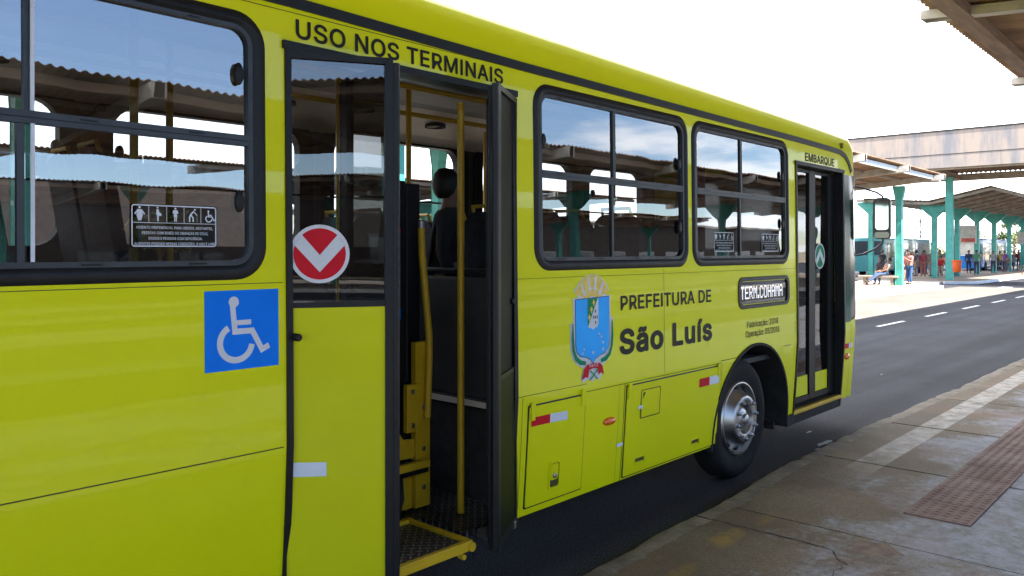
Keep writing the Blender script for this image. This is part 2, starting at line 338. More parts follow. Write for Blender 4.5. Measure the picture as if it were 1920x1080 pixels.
M['roadpaint'] = pmat('worn_road_paint', (0.55, 0.55, 0.53), 0.7, var=0.25, scale=7, col2=(0.62, 0.62, 0.6))
M['patch'] = pmat('brown_repair_mortar', (0.125, 0.08, 0.056), 0.85, var=0.3, scale=12, bump=0.4, bscale=40)
M['crack'] = pmat('crack_dirt', (0.02, 0.016, 0.013), 0.95, var=0.3, scale=20)
M['platform_far'] = pmat('sunlit_platform_concrete', (0.22, 0.17, 0.13), 0.85, var=0.15, scale=0.8, bump=0.2, bscale=20)
def stained(name, base, dirt):
    m, N, L, P = new_mat(name)
    P.inputs['Roughness'].default_value = 0.85
    tc = N.new('ShaderNodeTexCoord')
    mp = N.new('ShaderNodeMapping'); mp.inputs['Scale'].default_value = (1.0, 1.0, 0.16); L.new(tc.outputs['Object'], mp.inputs[0])
    n = N.new('ShaderNodeTexNoise'); n.inputs['Scale'].default_value = 1.5; n.inputs['Detail'].default_value = 9; n.inputs['Roughness'].default_value = 0.68; L.new(mp.outputs[0], n.inputs['Vector'])
    r = N.new('ShaderNodeValToRGB'); r.color_ramp.elements[0].position = 0.38; r.color_ramp.elements[1].position = 0.56
    r.color_ramp.elements[0].color = (*dirt, 1); r.color_ramp.elements[1].color = (*base, 1)
    L.new(n.outputs['Fac'], r.inputs[0]); L.new(r.outputs[0], P.inputs['Base Color'])
    return m
M['stained'] = stained('stained_concrete', (0.27, 0.22, 0.18), (0.15, 0.147, 0.155))
def leaf_mat(name, a, b):
    m, N, L, P = new_mat(name)
    P.inputs['Roughness'].default_value = 0.6
    oi = N.new('ShaderNodeTexCoord'); n = N.new('ShaderNodeTexNoise'); n.inputs['Scale'].default_value = 1.3; n.inputs['Detail'].default_value = 3
    L.new(oi.outputs['Object'], n.inputs['Vector'])
    r = N.new('ShaderNodeValToRGB'); r.color_ramp.elements[0].color = (*a, 1); r.color_ramp.elements[1].color = (*b, 1)
    r.color_ramp.elements[0].position = 0.35; r.color_ramp.elements[1].position = 0.65
    L.new(n.outputs['Fac'], r.inputs[0]); L.new(r.outputs[0], P.inputs['Base Color'])
    P.inputs['Transmission Weight'].default_value = 0.0
    return m
M['leaf'] = leaf_mat('leaf_green', (0.04, 0.08, 0.015), (0.11, 0.14, 0.03))
M['leaf_dry'] = leaf_mat('leaf_yellow_green', (0.09, 0.1, 0.025), (0.2, 0.18, 0.06))

# ------------------------------------------------------------------ mesh helpers
class MB:
    def __init__(s): s.v = []; s.f = []; s.m = []
    def add(s, verts, faces, mi=0):
        o = len(s.v); s.v += [tuple(v) for v in verts]
        for f in faces: s.f.append(tuple(i + o for i in f)); s.m.append(mi)
    def box(s, x0, x1, y0, y1, z0, z1, mi=0):
        s.add([(x0, y0, z0), (x1, y0, z0), (x1, y1, z0), (x0, y1, z0), (x0, y0, z1), (x1, y0, z1), (x1, y1, z1), (x0, y1, z1)],
              [(0, 3, 2, 1), (4, 5, 6, 7), (0, 1, 5, 4), (1, 2, 6, 5), (2, 3, 7, 6), (3, 0, 4, 7)], mi)
    def bar(s, p, q, w, h, mi=0, up=(0, 0, 1)):
        p, q = Vector(p), Vector(q); d = (q - p).normalized(); u = Vector(up)
        a = d.cross(u)
        if a.length < 1e-4: a = d.cross(Vector((1, 0, 0)))
        a.normalize(); b = a.cross(d).normalized(); a *= w / 2; b *= h / 2
        vs = [p - a - b, p + a - b, p + a + b, p - a + b, q - a - b, q + a - b, q + a + b, q - a + b]
        s.add(vs, [(0, 1, 2, 3), (4, 7, 6, 5), (0, 4, 5, 1), (1, 5, 6, 2), (2, 6, 7, 3), (3, 7, 4, 0)], mi)
    def tube(s, pts, r, n=10, mi=0, closed=False):
        pts = [Vector(p) for p in pts]; k = len(pts)
        rs = r if isinstance(r, (list, tuple)) else [r] * k
        vs = []; prev = None
        for i, p in enumerate(pts):
            if closed: d = pts[(i + 1) % k] - pts[i - 1]
            else: d = pts[min(i + 1, k - 1)] - pts[max(i - 1, 0)]
            d.normalize()
            if prev is None:
                a = d.cross(Vector((0, 0, 1)))
                if a.length < 1e-3: a = d.cross(Vector((1, 0, 0)))
            else: a = prev - d * prev.dot(d)
            a.normalize(); prev = a; b = d.cross(a)
            for j in range(n):
                t = 2 * math.pi * j / n
                vs.append(p + a * (rs[i] * math.cos(t)) + b * (rs[i] * math.sin(t)))
        fs = []
        for i in range(k if closed else k - 1):
            i2 = (i + 1) % k
            for j in range(n): fs.append((i * n + j, i * n + (j + 1) % n, i2 * n + (j + 1) % n, i2 * n + j))
        if not closed: fs.append(tuple(range(n))[::-1]); fs.append(tuple((k - 1) * n + j for j in range(n)))
        s.add(vs, fs, mi)
    def lathe(s, prof, c, axis='y', n=32, mi=0, sx=1.0, sy=1.0):
        vs = []
        for (r, a) in prof:
            for j in range(n):
                t = 2 * math.pi * j / n; u, w = r * math.cos(t) * sx, r * math.sin(t) * sy
                if axis == 'y': vs.append((c[0] + u, c[1] + a, c[2] + w))
                elif axis == 'z': vs.append((c[0] + u, c[1] + w, c[2] + a))
                else: vs.append((c[0] + a, c[1] + u, c[2] + w))
        fs = []
        for i in range(len(prof) - 1):
            for j in range(n): fs.append((i * n + j, i * n + (j + 1) % n, (i + 1) * n + (j + 1) % n, (i + 1) * n + j))
        s.add(vs, fs, mi)
    def prism(s, poly, z0, z1, f, mi=0):
        """poly (a,b) extruded from depth z0 to z1, f(a,b,d) -> point"""
        n = len(poly)
        vs = [f(a, b, z0) for a, b in poly] + [f(a, b, z1) for a, b in poly]
        tri = tessellate_polygon([[Vector((a, b, 0)) for a, b in poly]])
        fs = [tuple(t) for t in tri] + [tuple(i + n for i in t[::-1]) for t in tri]
        fs += [(i, (i + 1) % n, n + (i + 1) % n, n + i) for i in range(n)]
        s.add(vs, fs, mi)
    def build(s, name, mats, parent=None, smooth=False, bevel=0.0, world=True, seg=2, weld=False):
        me = bpy.data.meshes.new(name)
        me.from_pydata(s.v, [], s.f)
        if not isinstance(mats, (list, tuple)): mats = [mats]
        for m in mats: me.materials.append(m)
        me.polygons.foreach_set('material_index', s.m)
        me.validate(); me.update()
        if weld:
            b_ = bmesh.new(); b_.from_mesh(me); bmesh.ops.remove_doubles(b_, verts=b_.verts, dist=0.0004); bmesh.ops.recalc_face_normals(b_, faces=b_.faces); b_.to_mesh(me); b_.free()
        if smooth:
            me.shade_smooth()
            try: me.set_sharp_from_angle(angle=R(38))
            except Exception: pass
        o = bpy.data.objects.new(name, me); COL.objects.link(o)
        if parent is not None:
            o.parent = parent
            if world and parent.type == 'EMPTY' : o.matrix_parent_inverse = Matrix.Translation(-parent.location)
        if bevel:
            b = o.modifiers.new('bevel', 'BEVEL'); b.width = bevel; b.segments = seg; b.limit_method = 'ANGLE'; b.angle_limit = R(40)
        return o
def thing(name, label, cat, loc=(0, 0, 0), group=None):
    o = bpy.data.objects.new(name, None); COL.objects.link(o); o.empty_display_size = 0.2
    o.location = loc; o['label'] = label; o['category'] = cat
    if group: o['group'] = group
    return o
def tag(o, label, cat, group=None):
    o['label'] = label; o['category'] = cat
    if group: o['group'] = group
    return o
def structure(o): o['kind'] = 'structure'; return o
def dup_tree(root, loc, rz=None, label=None):
    r = root.copy(); COL.objects.link(r); r.location = loc
    if rz is not None: r.rotation_euler = (0, 0, rz)
    if label: r['label'] = label
    for ch in list(root.children):
        c = ch.copy(); COL.objects.link(c); c.parent = r
        for g in list(ch.children):
            d = g.copy(); COL.objects.link(d); d.parent = c
    return r
def rrect(x0, x1, z0, z1, r, n=6):
    """rounded rectangle outline, counter-clockwise"""
    out = []
    for cx, cz, a0 in ((x1 - r, z0 + r, -90), (x1 - r, z1 - r, 0), (x0 + r, z1 - r, 90), (x0 + r, z0 + r, 180)):
        for i in range(n + 1):
            t = R(a0 + 90 * i / n); out.append((cx + r * math.cos(t), cz + r * math.sin(t)))
    return out
def ring(mb, outer, inner, d0, d1, f, mi=0):
    """frame between two outlines of equal count, front at d0, back at d1"""
    n = len(outer)
    vs = [f(a, b, d0) for a, b in outer] + [f(a, b, d0) for a, b in inner] + [f(a, b, d1) for a, b in outer] + [f(a, b, d1) for a, b in inner]
    fs = []
    for i in range(n):
        j = (i + 1) % n
        fs += [(i, j, n + j, n + i), (2 * n + j, 2 * n + i, 3 * n + i, 3 * n + j), (2 * n + i, 2 * n + j, j, i), (n + i, n + j, 3 * n + j, 3 * n + i)]
    mb.add(vs, fs, mi)
# ------------------------------------------------------------------ lettering outlines (advance, contours) in 1/1000 em
GLYPH = {
    ' ': (188, ''),
    ',': (188, '38,-119 68,71 137,71 84,-119'),
    '.': (188, '95,-4 78,-1 63,9 53,24 50,41 53,59 63,73 78,83 95,87 113,83 128,73 138,59 141,41 138,24 128,9 113,-1'),
    '/': (249, '235,533 71,-76 14,-76 178,533'),
    '0': (453, '227,-7 174,1 130,24 95,62 69,113 57,155 50,202 48,254 50,306 57,353 69,395 95,447 130,484 174,508 227,516 279,508 323,484 358,447 384,395 396,353 403,306 405,254 403,202 396,155 384,113 359,62 323,24 279,1|227,50 261,56 290,74 313,103 330,144 340,194 344,254 340,314 330,365 313,405 290,435 261,453 227,460 192,453 163,435 140,405 123,365 113,314 109,254 113,194 123,144 140,103 163,74 192,56'),
    '1': (453, '76,0 76,55 391,55 391,0|276,509 276,0 212,0 212,448 209,448 86,358 86,427 198,509'),
    '2': (453, '64,0 64,47 234,229 282,282 311,327 320,371 317,397 308,419 293,436 273,449 224,460 196,457 172,447 153,433 139,413 130,390 127,362 66,362 71,405 86,442 111,473 143,496 182,511 225,516 268,511 306,497 337,474 361,445 376,411 381,372 371,318 336,259 267,180 153,60 153,57 389,57 389,0'),
    '5': (453, '221,-7 178,-2 140,11 108,32 83,60 66,93 60,130 122,130 127,108 138,89 173,60 221,50 250,53 276,64 298,82 314,104 324,131 328,162 324,193 314,221 297,244 275,262 248,273 218,277 167,268 128,246 67,253 96,509 366,509 366,452 151,452 134,301 136,301 178,325 229,334 263,330 294,321 321,306 345,285 364,260 379,231 388,199 391,163 385,117 369,76 343,41 309,15 268,-1'),
    '6': (453, '226,-7 182,-1 142,15 109,40 84,74 69,115 64,162 68,199 80,239 137,340 252,509 322,509 151,261 145,261 165,288 196,307 235,314 278,309 316,295 346,271 370,240 384,201 389,157 384,112 368,73 343,39 310,14 271,-2|226,48 254,52 279,63 299,79 314,101 324,128 327,157 324,187 314,213 299,235 279,251 254,262 226,265 198,262 174,252 153,235 138,214 128,188 125,158 128,128 138,102 153,79 174,63 198,52'),
    '8': (453, '226,-7 178,-2 136,11 101,33 74,62 57,96 52,135 55,166 65,195 81,220 101,241 125,256 153,265 153,267 119,282 93,308 76,342 70,380 75,417 90,450 114,477 146,498 184,511 226,516 269,511 306,498 337,477 361,450 377,417 382,380 376,342 359,308 333,282 300,267 300,265 327,256 351,241 372,220 387,195 397,166 401,135 395,96 378,62 352,33 317,11 275,-2|226,49 258,52 285,60 307,74 323,91 333,113 337,139 333,165 322,189 305,208 283,223 256,232 226,235 196,232 169,223 147,208 130,189 119,165 115,139 119,113 129,91 145,74 167,60 195,52|226,290 274,300 293,313 307,330 316,351 319,376 316,399 308,420 294,437 275,449 226,460 177,449 159,437 145,420 136,399 133,376 136,351 145,330 159,313 178,300'),
    ':': (188, '95,-4 78,-1 63,9 53,24 50,41 53,59 63,73 78,83 95,87 113,83 128,73 138,59 141,41 138,24 128,9 113,-1|95,271 78,274 63,284 53,299 50,316 53,334 63,349 78,359 95,362 113,359 128,349 138,334 141,316 138,299 128,284 113,274'),
    'A': (480, '16,0 201,509 276,509 463,0 395,0 287,302 264,372 232,478 245,478 213,371 191,302 85,0|110,142 110,199 370,199 370,142'),
    'B': (456, '60,0 60,509 241,509 289,504 329,491 359,469 381,442 394,410 398,374 395,344 387,320 356,286 315,267 315,262 339,257 363,245 385,227 402,203 414,173 418,136 413,100 400,67 377,39 344,18 301,4 247,0|125,57 245,57 296,63 330,80 349,105 355,137 352,161 342,184 327,203 306,218 279,228 248,231 125,231|125,285 238,285 288,296 308,309 323,326 333,348 336,372 330,403 313,429 283,446 240,452 125,452'),
    'C': (510, '267,-7 225,-3 186,7 150,25 119,49 92,79 70,115 53,157 44,203 40,254 44,305 53,352 70,393 92,429 119,459 150,484 186,501 225,512 267,516 340,504 373,490 402,471 427,447 448,418 463,385 473,348 408,348 389,395 357,428 315,449 267,456 223,450 184,432 150,403 125,364 109,314 103,254 109,194 125,145 151,105 184,76 223,59 267,53 315,60 357,81 389,114 408,160 473,160 463,124 448,91 428,62 402,38 373,19 341,5 305,-4'),
    'D': (502, '219,0 96,0 96,57 215,57 272,63 318,81 354,110 379,149 394,198 399,255 394,312 379,361 354,399 320,428 275,446 221,452 93,452 93,509 225,509 273,505 315,495 353,478 399,441 433,391 449,351 458,306 462,255 458,205 449,159 433,119 411,83 384,54 351,31 312,14 268,3|125,509 125,0 60,0 60,509'),
    'E': (419, '60,0 60,509 372,509 372,452 125,452 125,286 355,286 355,229 125,229 125,57 375,57 375,0'),
    'F': (410, '60,0 60,509 369,509 369,452 125,452 125,278 346,278 346,221 125,221 125,0'),
    'G': (520, '269,-7 225,-3 185,7 149,25 118,49 91,79 69,116 53,157 43,203 40,254 43,305 53,352 69,393 91,429 117,459 149,484 184,501 223,512 265,516 304,513 340,504 374,489 403,469 429,445 449,416 465,384 474,349 408,349 387,393 356,427 315,448 265,456 222,450 183,432 150,404 125,364 109,314 103,254 109,194 125,145 151,105 184,76 224,59 269,53 309,57 345,71 374,93 396,123 410,160 415,202 434,199 283,199 283,256 478,256 478,200 471,141 451,91 419,50 377,19 326,0'),
    'I': (190, '61,0 61,509 129,509 129,0'),
    'L': (393, '60,0 60,509 125,509 125,57 361,57 361,0'),
    'M': (628, '60,0 60,509 152,509 277,187 287,159 299,123 311,84 322,49 307,49 318,83 330,121 342,158 352,187 476,509 568,509 568,0 504,0 504,291 504,327 505,369 506,413 507,457 513,457 498,409 482,363 467,322 456,291 342,0 286,0 170,291 159,321 145,361 129,408 112,457 119,457 120,416 121,372 122,328 122,291 122,0'),
    'N': (523, '60,0 60,509 136,509 343,183 363,151 388,107 414,55 405,54 401,108 399,157 399,195 399,509 463,509 463,0 387,0 202,290 177,331 148,381 108,452 119,454 122,384 124,328 125,291 125,0'),
    'O': (533, '267,-7 225,-3 186,7 150,25 119,49 92,79 70,115 53,157 44,203 40,254 44,305 53,352 70,393 92,429 119,459 150,484 186,501 225,512 267,516 309,512 348,501 384,484 415,459 442,429 464,393 480,352 490,305 493,254 490,203 480,157 464,115 442,79 415,49 384,25 348,7 309,-3|267,53 310,59 349,76 383,105 408,144 425,194 430,254 425,314 408,365 383,404 349,433 310,450 267,456 223,450 184,433 151,404 125,364 109,314 103,254 109,194 125,144 151,105 184,76 223,59'),
    'P': (445, '60,0 60,509 235,509 289,503 332,487 366,462 390,430 404,391 409,348 404,304 390,265 366,233 332,207 289,191 235,186 109,186 109,242 233,242 269,246 297,256 318,272 333,294 342,319 344,348 342,376 333,402 318,423 297,439 268,449 232,452 125,452 125,0'),
    'Q': (533, '245,159 313,159 369,85 384,65 468,-48 401,-48 346,27 331,46|267,-7 225,-3 186,7 150,25 119,49 92,79 70,115 53,157 44,203 40,254 44,305 53,352 70,393 92,429 119,459 150,484 186,501 225,512 267,516 309,512 348,501 384,484 415,459 442,429 464,393 480,352 490,305 493,254 490,203 480,157 464,115 442,79 415,49 384,25 348,7 309,-3|267,53 310,59 349,76 383,105 408,144 425,194 430,254 425,314 408,365 383,404 349,433 310,450 267,456 223,450 184,433 151,404 125,364 109,314 103,254 109,194 125,144 151,105 184,76 223,59'),
    'R': (449, '60,0 60,509 236,509 290,504 333,489 367,465 390,433 405,395 409,352 405,309 390,271 367,240 333,217 289,203 236,198 96,198 96,255 234,255 269,258 298,267 319,281 334,300 342,324 345,352 342,380 334,405 319,425 298,440 269,449 233,452 125,452 125,0|353,0 230,229 303,229 428,0'),
    'S': (447, '224,-9 172,-4 128,9 91,31 64,60 46,96 38,137 104,137 110,110 123,88 142,71 166,59 224,49 257,52 286,60 311,74 329,92 341,114 346,139 342,161 332,179 296,205 245,222 184,239 128,260 86,289 60,326 52,372 58,413 75,448 102,476 138,498 180,511 227,516 275,511 316,498 351,476 377,449 394,415 401,378 337,378 326,412 302,437 267,453 225,459 194,456 167,448 145,435 129,418 118,398 115,376 119,352 131,334 169,308 212,293 264,279 312,264 359,238 395,198 405,171 408,139 403,99 386,64 360,34 323,11 278,-4'),
    'T': (449, '32,452 32,509 417,509 417,452 257,452 257,0 193,0 193,452'),
    'U': (517, '259,-8 203,-2 154,15 114,43 85,80 66,124 60,173 60,509 124,509 124,178 128,144 141,113 160,87 187,68 220,56 259,52 298,56 331,68 357,87 377,113 389,144 393,178 393,509 457,509 457,173 451,124 433,80 403,43 363,15 315,-2'),
    'V': (480, '204,0 16,509 84,509 192,206 215,137 248,31 235,31 267,138 290,206 395,509 463,509 278,0'),
    'a': (389, '160,-9 126,-5 94,5 68,22 48,45 35,73 30,108 34,138 43,161 58,179 78,193 125,211 178,220 234,227 265,235 273,243 276,255 276,257 267,297 240,322 196,331 149,322 118,301 100,274 41,291 57,322 79,346 104,364 133,375 194,384 239,379 286,360 306,343 322,320 333,290 337,251 337,0 277,0 277,52 272,52 252,25 215,1|170,45 202,49 228,59 248,74 263,93 272,115 276,138 276,190 259,182 231,176 200,171 175,168 134,159 103,139 95,124 92,105 102,72 130,52'),
    'b': (424, '229,-8 198,-5 172,4 138,31 118,59 112,59 112,0 53,0 53,509 114,509 114,319 118,319 137,346 171,373 197,381 229,384 274,378 313,361 345,332 370,293 385,245 390,189 385,133 370,84 346,45 313,16 274,-2|220,47 253,51 279,66 301,88 316,117 325,151 328,189 325,227 316,261 301,290 280,311 253,325 220,330 188,325 161,312 140,291 125,263 116,229 113,189 116,150 125,115 140,86 162,65 188,51'),
    'c': (396, '207,-8 159,-2 117,16 82,46 56,85 40,133 34,187 40,243 56,291 82,330 117,360 159,378 207,384 260,377 305,356 340,322 362,277 303,262 290,289 270,311 242,325 207,330 173,325 145,310 124,287 108,258 99,224 96,187 99,151 108,117 124,89 145,66 173,51 207,46 243,52 271,66 292,89 304,117 363,102 341,56 306,21 261,-1'),
    'e': (404, '212,-8 161,-2 117,16 82,46 56,85 40,132 34,187 39,242 55,290 81,329 115,359 157,378 205,384 266,374 294,361 319,341 341,315 357,282 368,242 371,194 371,169 75,169 75,221 338,221 310,202 307,237 298,269 283,294 263,314 237,326 205,330 173,326 146,313 125,294 109,270 99,241 96,211 96,178 100,139 110,106 128,80 151,61 179,50 212,46 254,53 285,73 306,105 365,91 353,63 335,39 311,19 283,4 249,-5'),
    'i': (167, '53,0 53,379 114,379 114,0|84,443 67,446 54,455 44,468 41,483 44,499 54,512 67,521 84,524 100,521 114,512 123,499 126,483 123,468 114,455 100,446'),
    'o': (415, '207,-8 159,-2 117,16 82,46 56,85 40,133 34,187 40,243 56,291 82,330 117,360 159,378 207,384 256,378 299,360 333,330 359,291 376,243 381,187 376,133 359,85 333,46 299,16 256,-2|207,46 242,51 270,66 292,89 307,117 316,151 319,187 316,224 307,258 292,287 270,310 242,325 207,330 173,325 145,310 124,287 108,258 99,224 96,187 99,151 108,117 124,89 145,66 173,51'),
    'p': (424, '53,-143 53,379 112,379 112,319 118,319 137,346 171,373 197,381 229,384 274,378 313,361 345,332 370,293 385,245 390,189 385,133 370,84 346,45 313,16 274,-2 229,-8 198,-5 173,4 138,31 118,59 114,59 114,-143|220,47 253,51 279,66 301,88 316,117 325,151 328,189 325,227 316,261 301,290 280,311 253,325 220,330 188,325 161,312 140,291 125,263 116,229 113,189 116,150 125,115 140,86 162,65 188,51'),
    'r': (259, '53,0 53,379 112,379 112,321 115,321 130,347 152,367 181,380 213,385 229,384 243,384 243,322 230,324 207,326 182,323 159,315 140,301 126,284 117,262 114,237 114,0'),
    's': (365, '182,-8 145,-5 112,3 84,18 62,38 45,63 36,94 94,107 105,79 124,60 150,49 181,45 217,50 244,62 262,81 268,103 265,121 254,136 237,147 212,155 149,170 104,186 72,208 53,237 47,274 51,305 65,332 87,354 115,370 149,381 187,384 223,381 254,372 279,358 299,339 324,290 268,277 258,298 243,316 219,328 187,333 156,329 131,317 114,299 109,277 112,258 124,243 172,223 229,209 275,194 306,171 325,142 331,107 326,75 312,47 290,24 260,6 223,-5'),
    'u': (410, '182,-5 146,-1 115,11 89,31 69,59 57,95 53,139 53,379 114,379 114,144 119,105 137,75 164,56 200,50 226,53 249,62 268,77 283,97 293,122 296,153 296,379 357,379 357,0 298,0 298,92 307,92 286,47 257,17 222,0'),
    'Ç': (510, '267,-7 225,-3 186,7 150,25 119,49 92,79 70,115 53,157 44,203 40,254 44,305 53,352 70,393 92,429 119,459 150,484 186,501 225,512 267,516 340,504 373,490 402,471 427,447 448,418 463,385 473,348 408,348 389,395 357,428 315,449 267,456 223,450 184,432 150,403 125,364 109,314 103,254 109,194 125,145 151,105 184,76 223,59 267,53 315,60 357,81 389,114 408,160 473,160 463,124 448,91 428,62 402,38 373,19 341,5 305,-4|228,-146 228,-110 268,-110 294,-105 302,-88 294,-71 268,-66 240,-66 251,13 283,13 283,-3 283,-33 312,-37 332,-47 344,-64 348,-88 343,-114 328,-132 304,-143 269,-146'),
    'É': (419, '60,0 60,509 372,509 372,452 125,452 125,286 355,286 355,229 125,229 125,57 375,57 375,0|191,558 239,659 307,659 241,558'),
    'Ê': (419, '60,0 60,509 372,509 372,452 125,452 125,286 355,286 355,229 125,229 125,57 375,57 375,0|169,565 109,565 109,567 189,659 247,659 327,567 327,565 266,565 218,624'),
    'Õ': (533, '267,-7 225,-3 186,7 150,25 119,49 92,79 70,115 53,157 44,203 40,254 44,305 53,352 70,393 92,429 119,459 150,484 186,501 225,512 267,516 309,512 348,501 384,484 415,459 442,429 464,393 480,352 490,305 493,254 490,203 480,157 464,115 442,79 415,49 384,25 348,7 309,-3|267,53 310,59 349,76 383,105 408,144 425,194 430,254 425,314 408,365 383,404 349,433 310,450 267,456 223,450 184,433 151,404 125,364 109,314 103,254 109,194 125,144 151,105 184,76 223,59|312,576 287,580 264,590 244,600 229,604 216,595 211,577 168,577 172,605 182,628 199,643 223,648 248,643 269,633 288,623 305,619 318,625 324,646 366,646 362,618 351,595 334,580'),
    'ã': (389, '160,-9 126,-5 94,5 68,22 48,45 35,73 30,108 34,138 43,161 58,179 78,193 125,211 178,220 234,227 265,235 273,243 276,255 276,257 267,297 240,322 196,331 149,322 118,301 100,274 41,291 57,322 79,346 104,364 133,375 194,384 239,379 286,360 306,343 322,320 333,290 337,251 337,0 277,0 277,52 272,52 252,25 215,1|170,45 202,49 228,59 248,74 263,93 272,115 276,138 276,190 259,182 231,176 200,171 175,168 134,159 103,139 95,124 92,105 102,72 130,52|234,446 209,450 186,460 166,470 151,475 138,466 133,448 90,448 94,476 104,498 121,513 145,518 170,514 191,504 210,494 227,490 240,496 247,517 288,517 284,488 273,466 256,451'),
    'ç': (396, '207,-8 159,-2 117,16 82,46 56,85 40,133 34,187 40,243 56,291 82,330 117,360 159,378 207,384 260,377 305,356 340,322 362,277 303,262 290,289 270,311 242,325 207,330 173,325 145,310 124,287 108,258 99,224 96,187 99,151 108,117 124,89 145,66 173,51 207,46 243,52 271,66 292,89 304,117 363,102 341,56 306,21 261,-1|169,-143 169,-107 210,-107 236,-102 243,-84 236,-67 210,-62 182,-62 192,16 224,16 224,0 224,-29 253,-34 273,-44 285,-61 289,-85 284,-111 270,-129 245,-139 210,-143'),
    'í': (167, '53,0 53,379 114,379 114,0|57,429 104,529 173,529 107,429'),
}
GLYPH['1'] = (360, '236,509 236,0 162,0 162,418 60,348 60,420 170,509')
GLYPH['f'] = GLYPH.get('f', GLYPH['I'])

# ------------------------------------------------------------------ flat marks: vinyl, lettering, icons
def contours(ch):
    return [[tuple(float(k) for k in p.split(',')) for p in c.split(' ')] for c in GLYPH[ch][1].split('|') if c]
def area(c): return sum(c[i][0] * c[(i + 1) % len(c)][1] - c[(i + 1) % len(c)][0] * c[i][1] for i in range(len(c))) / 2
def fatten(c, w):
    n = len(c); out = []
    c = [p for i, p in enumerate(c) if (abs(p[0] - c[i - 1][0]) + abs(p[1] - c[i - 1][1])) > 0.5]; n = len(c)
    for i in range(n):
        p0, p1, p2 = Vector(c[i - 1]), Vector(c[i]), Vector(c[(i + 1) % n])
        a = (p1 - p0).normalized(); b = (p2 - p1).normalized()
        na, nb = Vector((-a.y, a.x)), Vector((-b.y, b.x)); m = na + nb
        if m.length < 0.2: m = na
        m.normalize(); k = min(2.0, 1 / max(0.35, m.dot(na)))
        out.append(tuple(p1 + m * (w * k)))
    return out
def inside(p, poly):
    r = False; n = len(poly)
    for i in range(n):
        (x1, y1), (x2, y2) = poly[i], poly[i - 1]
        if (y1 > p[1]) != (y2 > p[1]) and p[0] < (x2 - x1) * (p[1] - y1) / (y2 - y1) + x1: r = not r
    return r
class Decal(MB):
    def __init__(s, f, d=0.004):
        super().__init__(); s.fn = f; s.d = d
    def poly(s, conts, mi=0, up=0.0):
        s.d += 0.00004
        pts = [p for c in conts for p in c]
        tri = tessellate_polygon([[Vector((a, b, 0)) for a, b in c] for c in conts])
        s.add([s.fn(a, b, s.d + up) for a, b in pts], [tuple(t) for t in tri], mi)
    def layer(s, dz=0.0006): s.d += dz
    def stroke(s, pts, w, mi=0, closed=False):
        n = len(pts); L, Rr = [], []
        P = [Vector(p) for p in pts]
        for i in range(n):
            a = (P[i] - P[i - 1]) if (i > 0 or closed) else (P[1] - P[0])
            b = (P[(i + 1) % n] - P[i]) if (i < n - 1 or closed) else a
            a = a.normalized(); b = b.normalized()
            na, nb = Vector((-a.y, a.x)), Vector((-b.y, b.x)); m = (na + nb).normalized(); k = min(2.5, 1 / max(0.3, m.dot(na)))
            L.append(tuple(P[i] + m * (w / 2 * k))); Rr.append(tuple(P[i] - m * (w / 2 * k)))
        s.d += 0.00004
        vs = [s.fn(a, b, s.d) for a, b in L] + [s.fn(a, b, s.d) for a, b in Rr]
        s.add(vs, [(i, (i + 1) % n, n + (i + 1) % n, n + i) for i in range(n if closed else n - 1)], mi)
    def circle(s, cx, cz, r, mi=0, n=32, rz=None):
        rz = rz or r
        s.poly([[(cx + r * math.cos(2 * math.pi * i / n), cz + rz * math.sin(2 * math.pi * i / n)) for i in range(n)]], mi)
    def text(s, t, x0, x1, z0, cap, bold=14, mi=0, word=None):
        W = sum(GLYPH[c][0] + bold * 1.2 for c in t) - 60
        k = (x1 - x0) / W; kz = cap / (509 + 2 * bold); cur = -30; wi = 0
        for ch in t:
            if ch == ' ': wi += 1
            elif word is None or wi == word:
                cs = contours(ch)
                outs = [c for c in cs if area(c) < 0]; holes = [c for c in cs if area(c) >= 0]
                for o in outs:
                    hs = [h for h in holes if inside(h[0], o)]
                    tr = lambda a, b: (x0 + (cur + bold * .6 + a) * k, z0 + (b + bold) * kz)
                    s.poly([[tr(a, b) for a, b in c] for c in [o] + hs], mi)
                    if bold:       # thicken: a narrow quad along every edge, staggered in depth
                        q = 0
                        for c in [o] + hs:
                            for i in range(len(c)):
                                p0, p1 = Vector(c[i - 1]), Vector(c[i]); dd = p1 - p0
                                if dd.length < .5: continue
                                dd.normalize(); nn = Vector((-dd.y, dd.x)) * bold; ex = dd * bold * .42
                                vs = [p0 - ex - nn, p1 + ex - nn, p1 + ex + nn, p0 - ex + nn]; q += 1
                                s.add([s.fn(*tr(v.x, v.y), s.d + .00003 * (1 + q % 7)) for v in vs], [(0, 1, 2, 3)], mi)
            cur += GLYPH[ch][0] + bold * 1.2
def star(cx, cz, r, kx=1.0):
    return [(cx + kx * (r if i % 2 == 0 else r * 0.42) * math.sin(i * math.pi / 5), cz + (r if i % 2 == 0 else r * 0.42) * math.cos(i * math.pi / 5)) for i in range(10)]
def arc(cx, cz, rx, rz, a0, a1, n=16):
    return [(cx + rx * math.cos(R(a0 + (a1 - a0) * i / n)), cz + rz * math.sin(R(a0 + (a1 - a0) * i / n))) for i in range(n + 1)]
def wheelchair(dc, x, z, s, mi):
    """access symbol in a square of side s with its lower left corner at x, z"""
    T = lambda a, b: (x + a * s, z + b * s)
    dc.stroke([T(.365, .80), T(.395, .475), T(.63, .475), T(.765, .225), T(.865, .27)], .072 * s, mi)
    dc.circle(*T(.382, .845), .068 * s, mi)
    dc.stroke([T(.385, .585), T(.615, .585)], .062 * s, mi)
    dc.stroke(arc(*T(.41, .335), .215 * s, .215 * s, 118, 352, 28), .078 * s, mi)

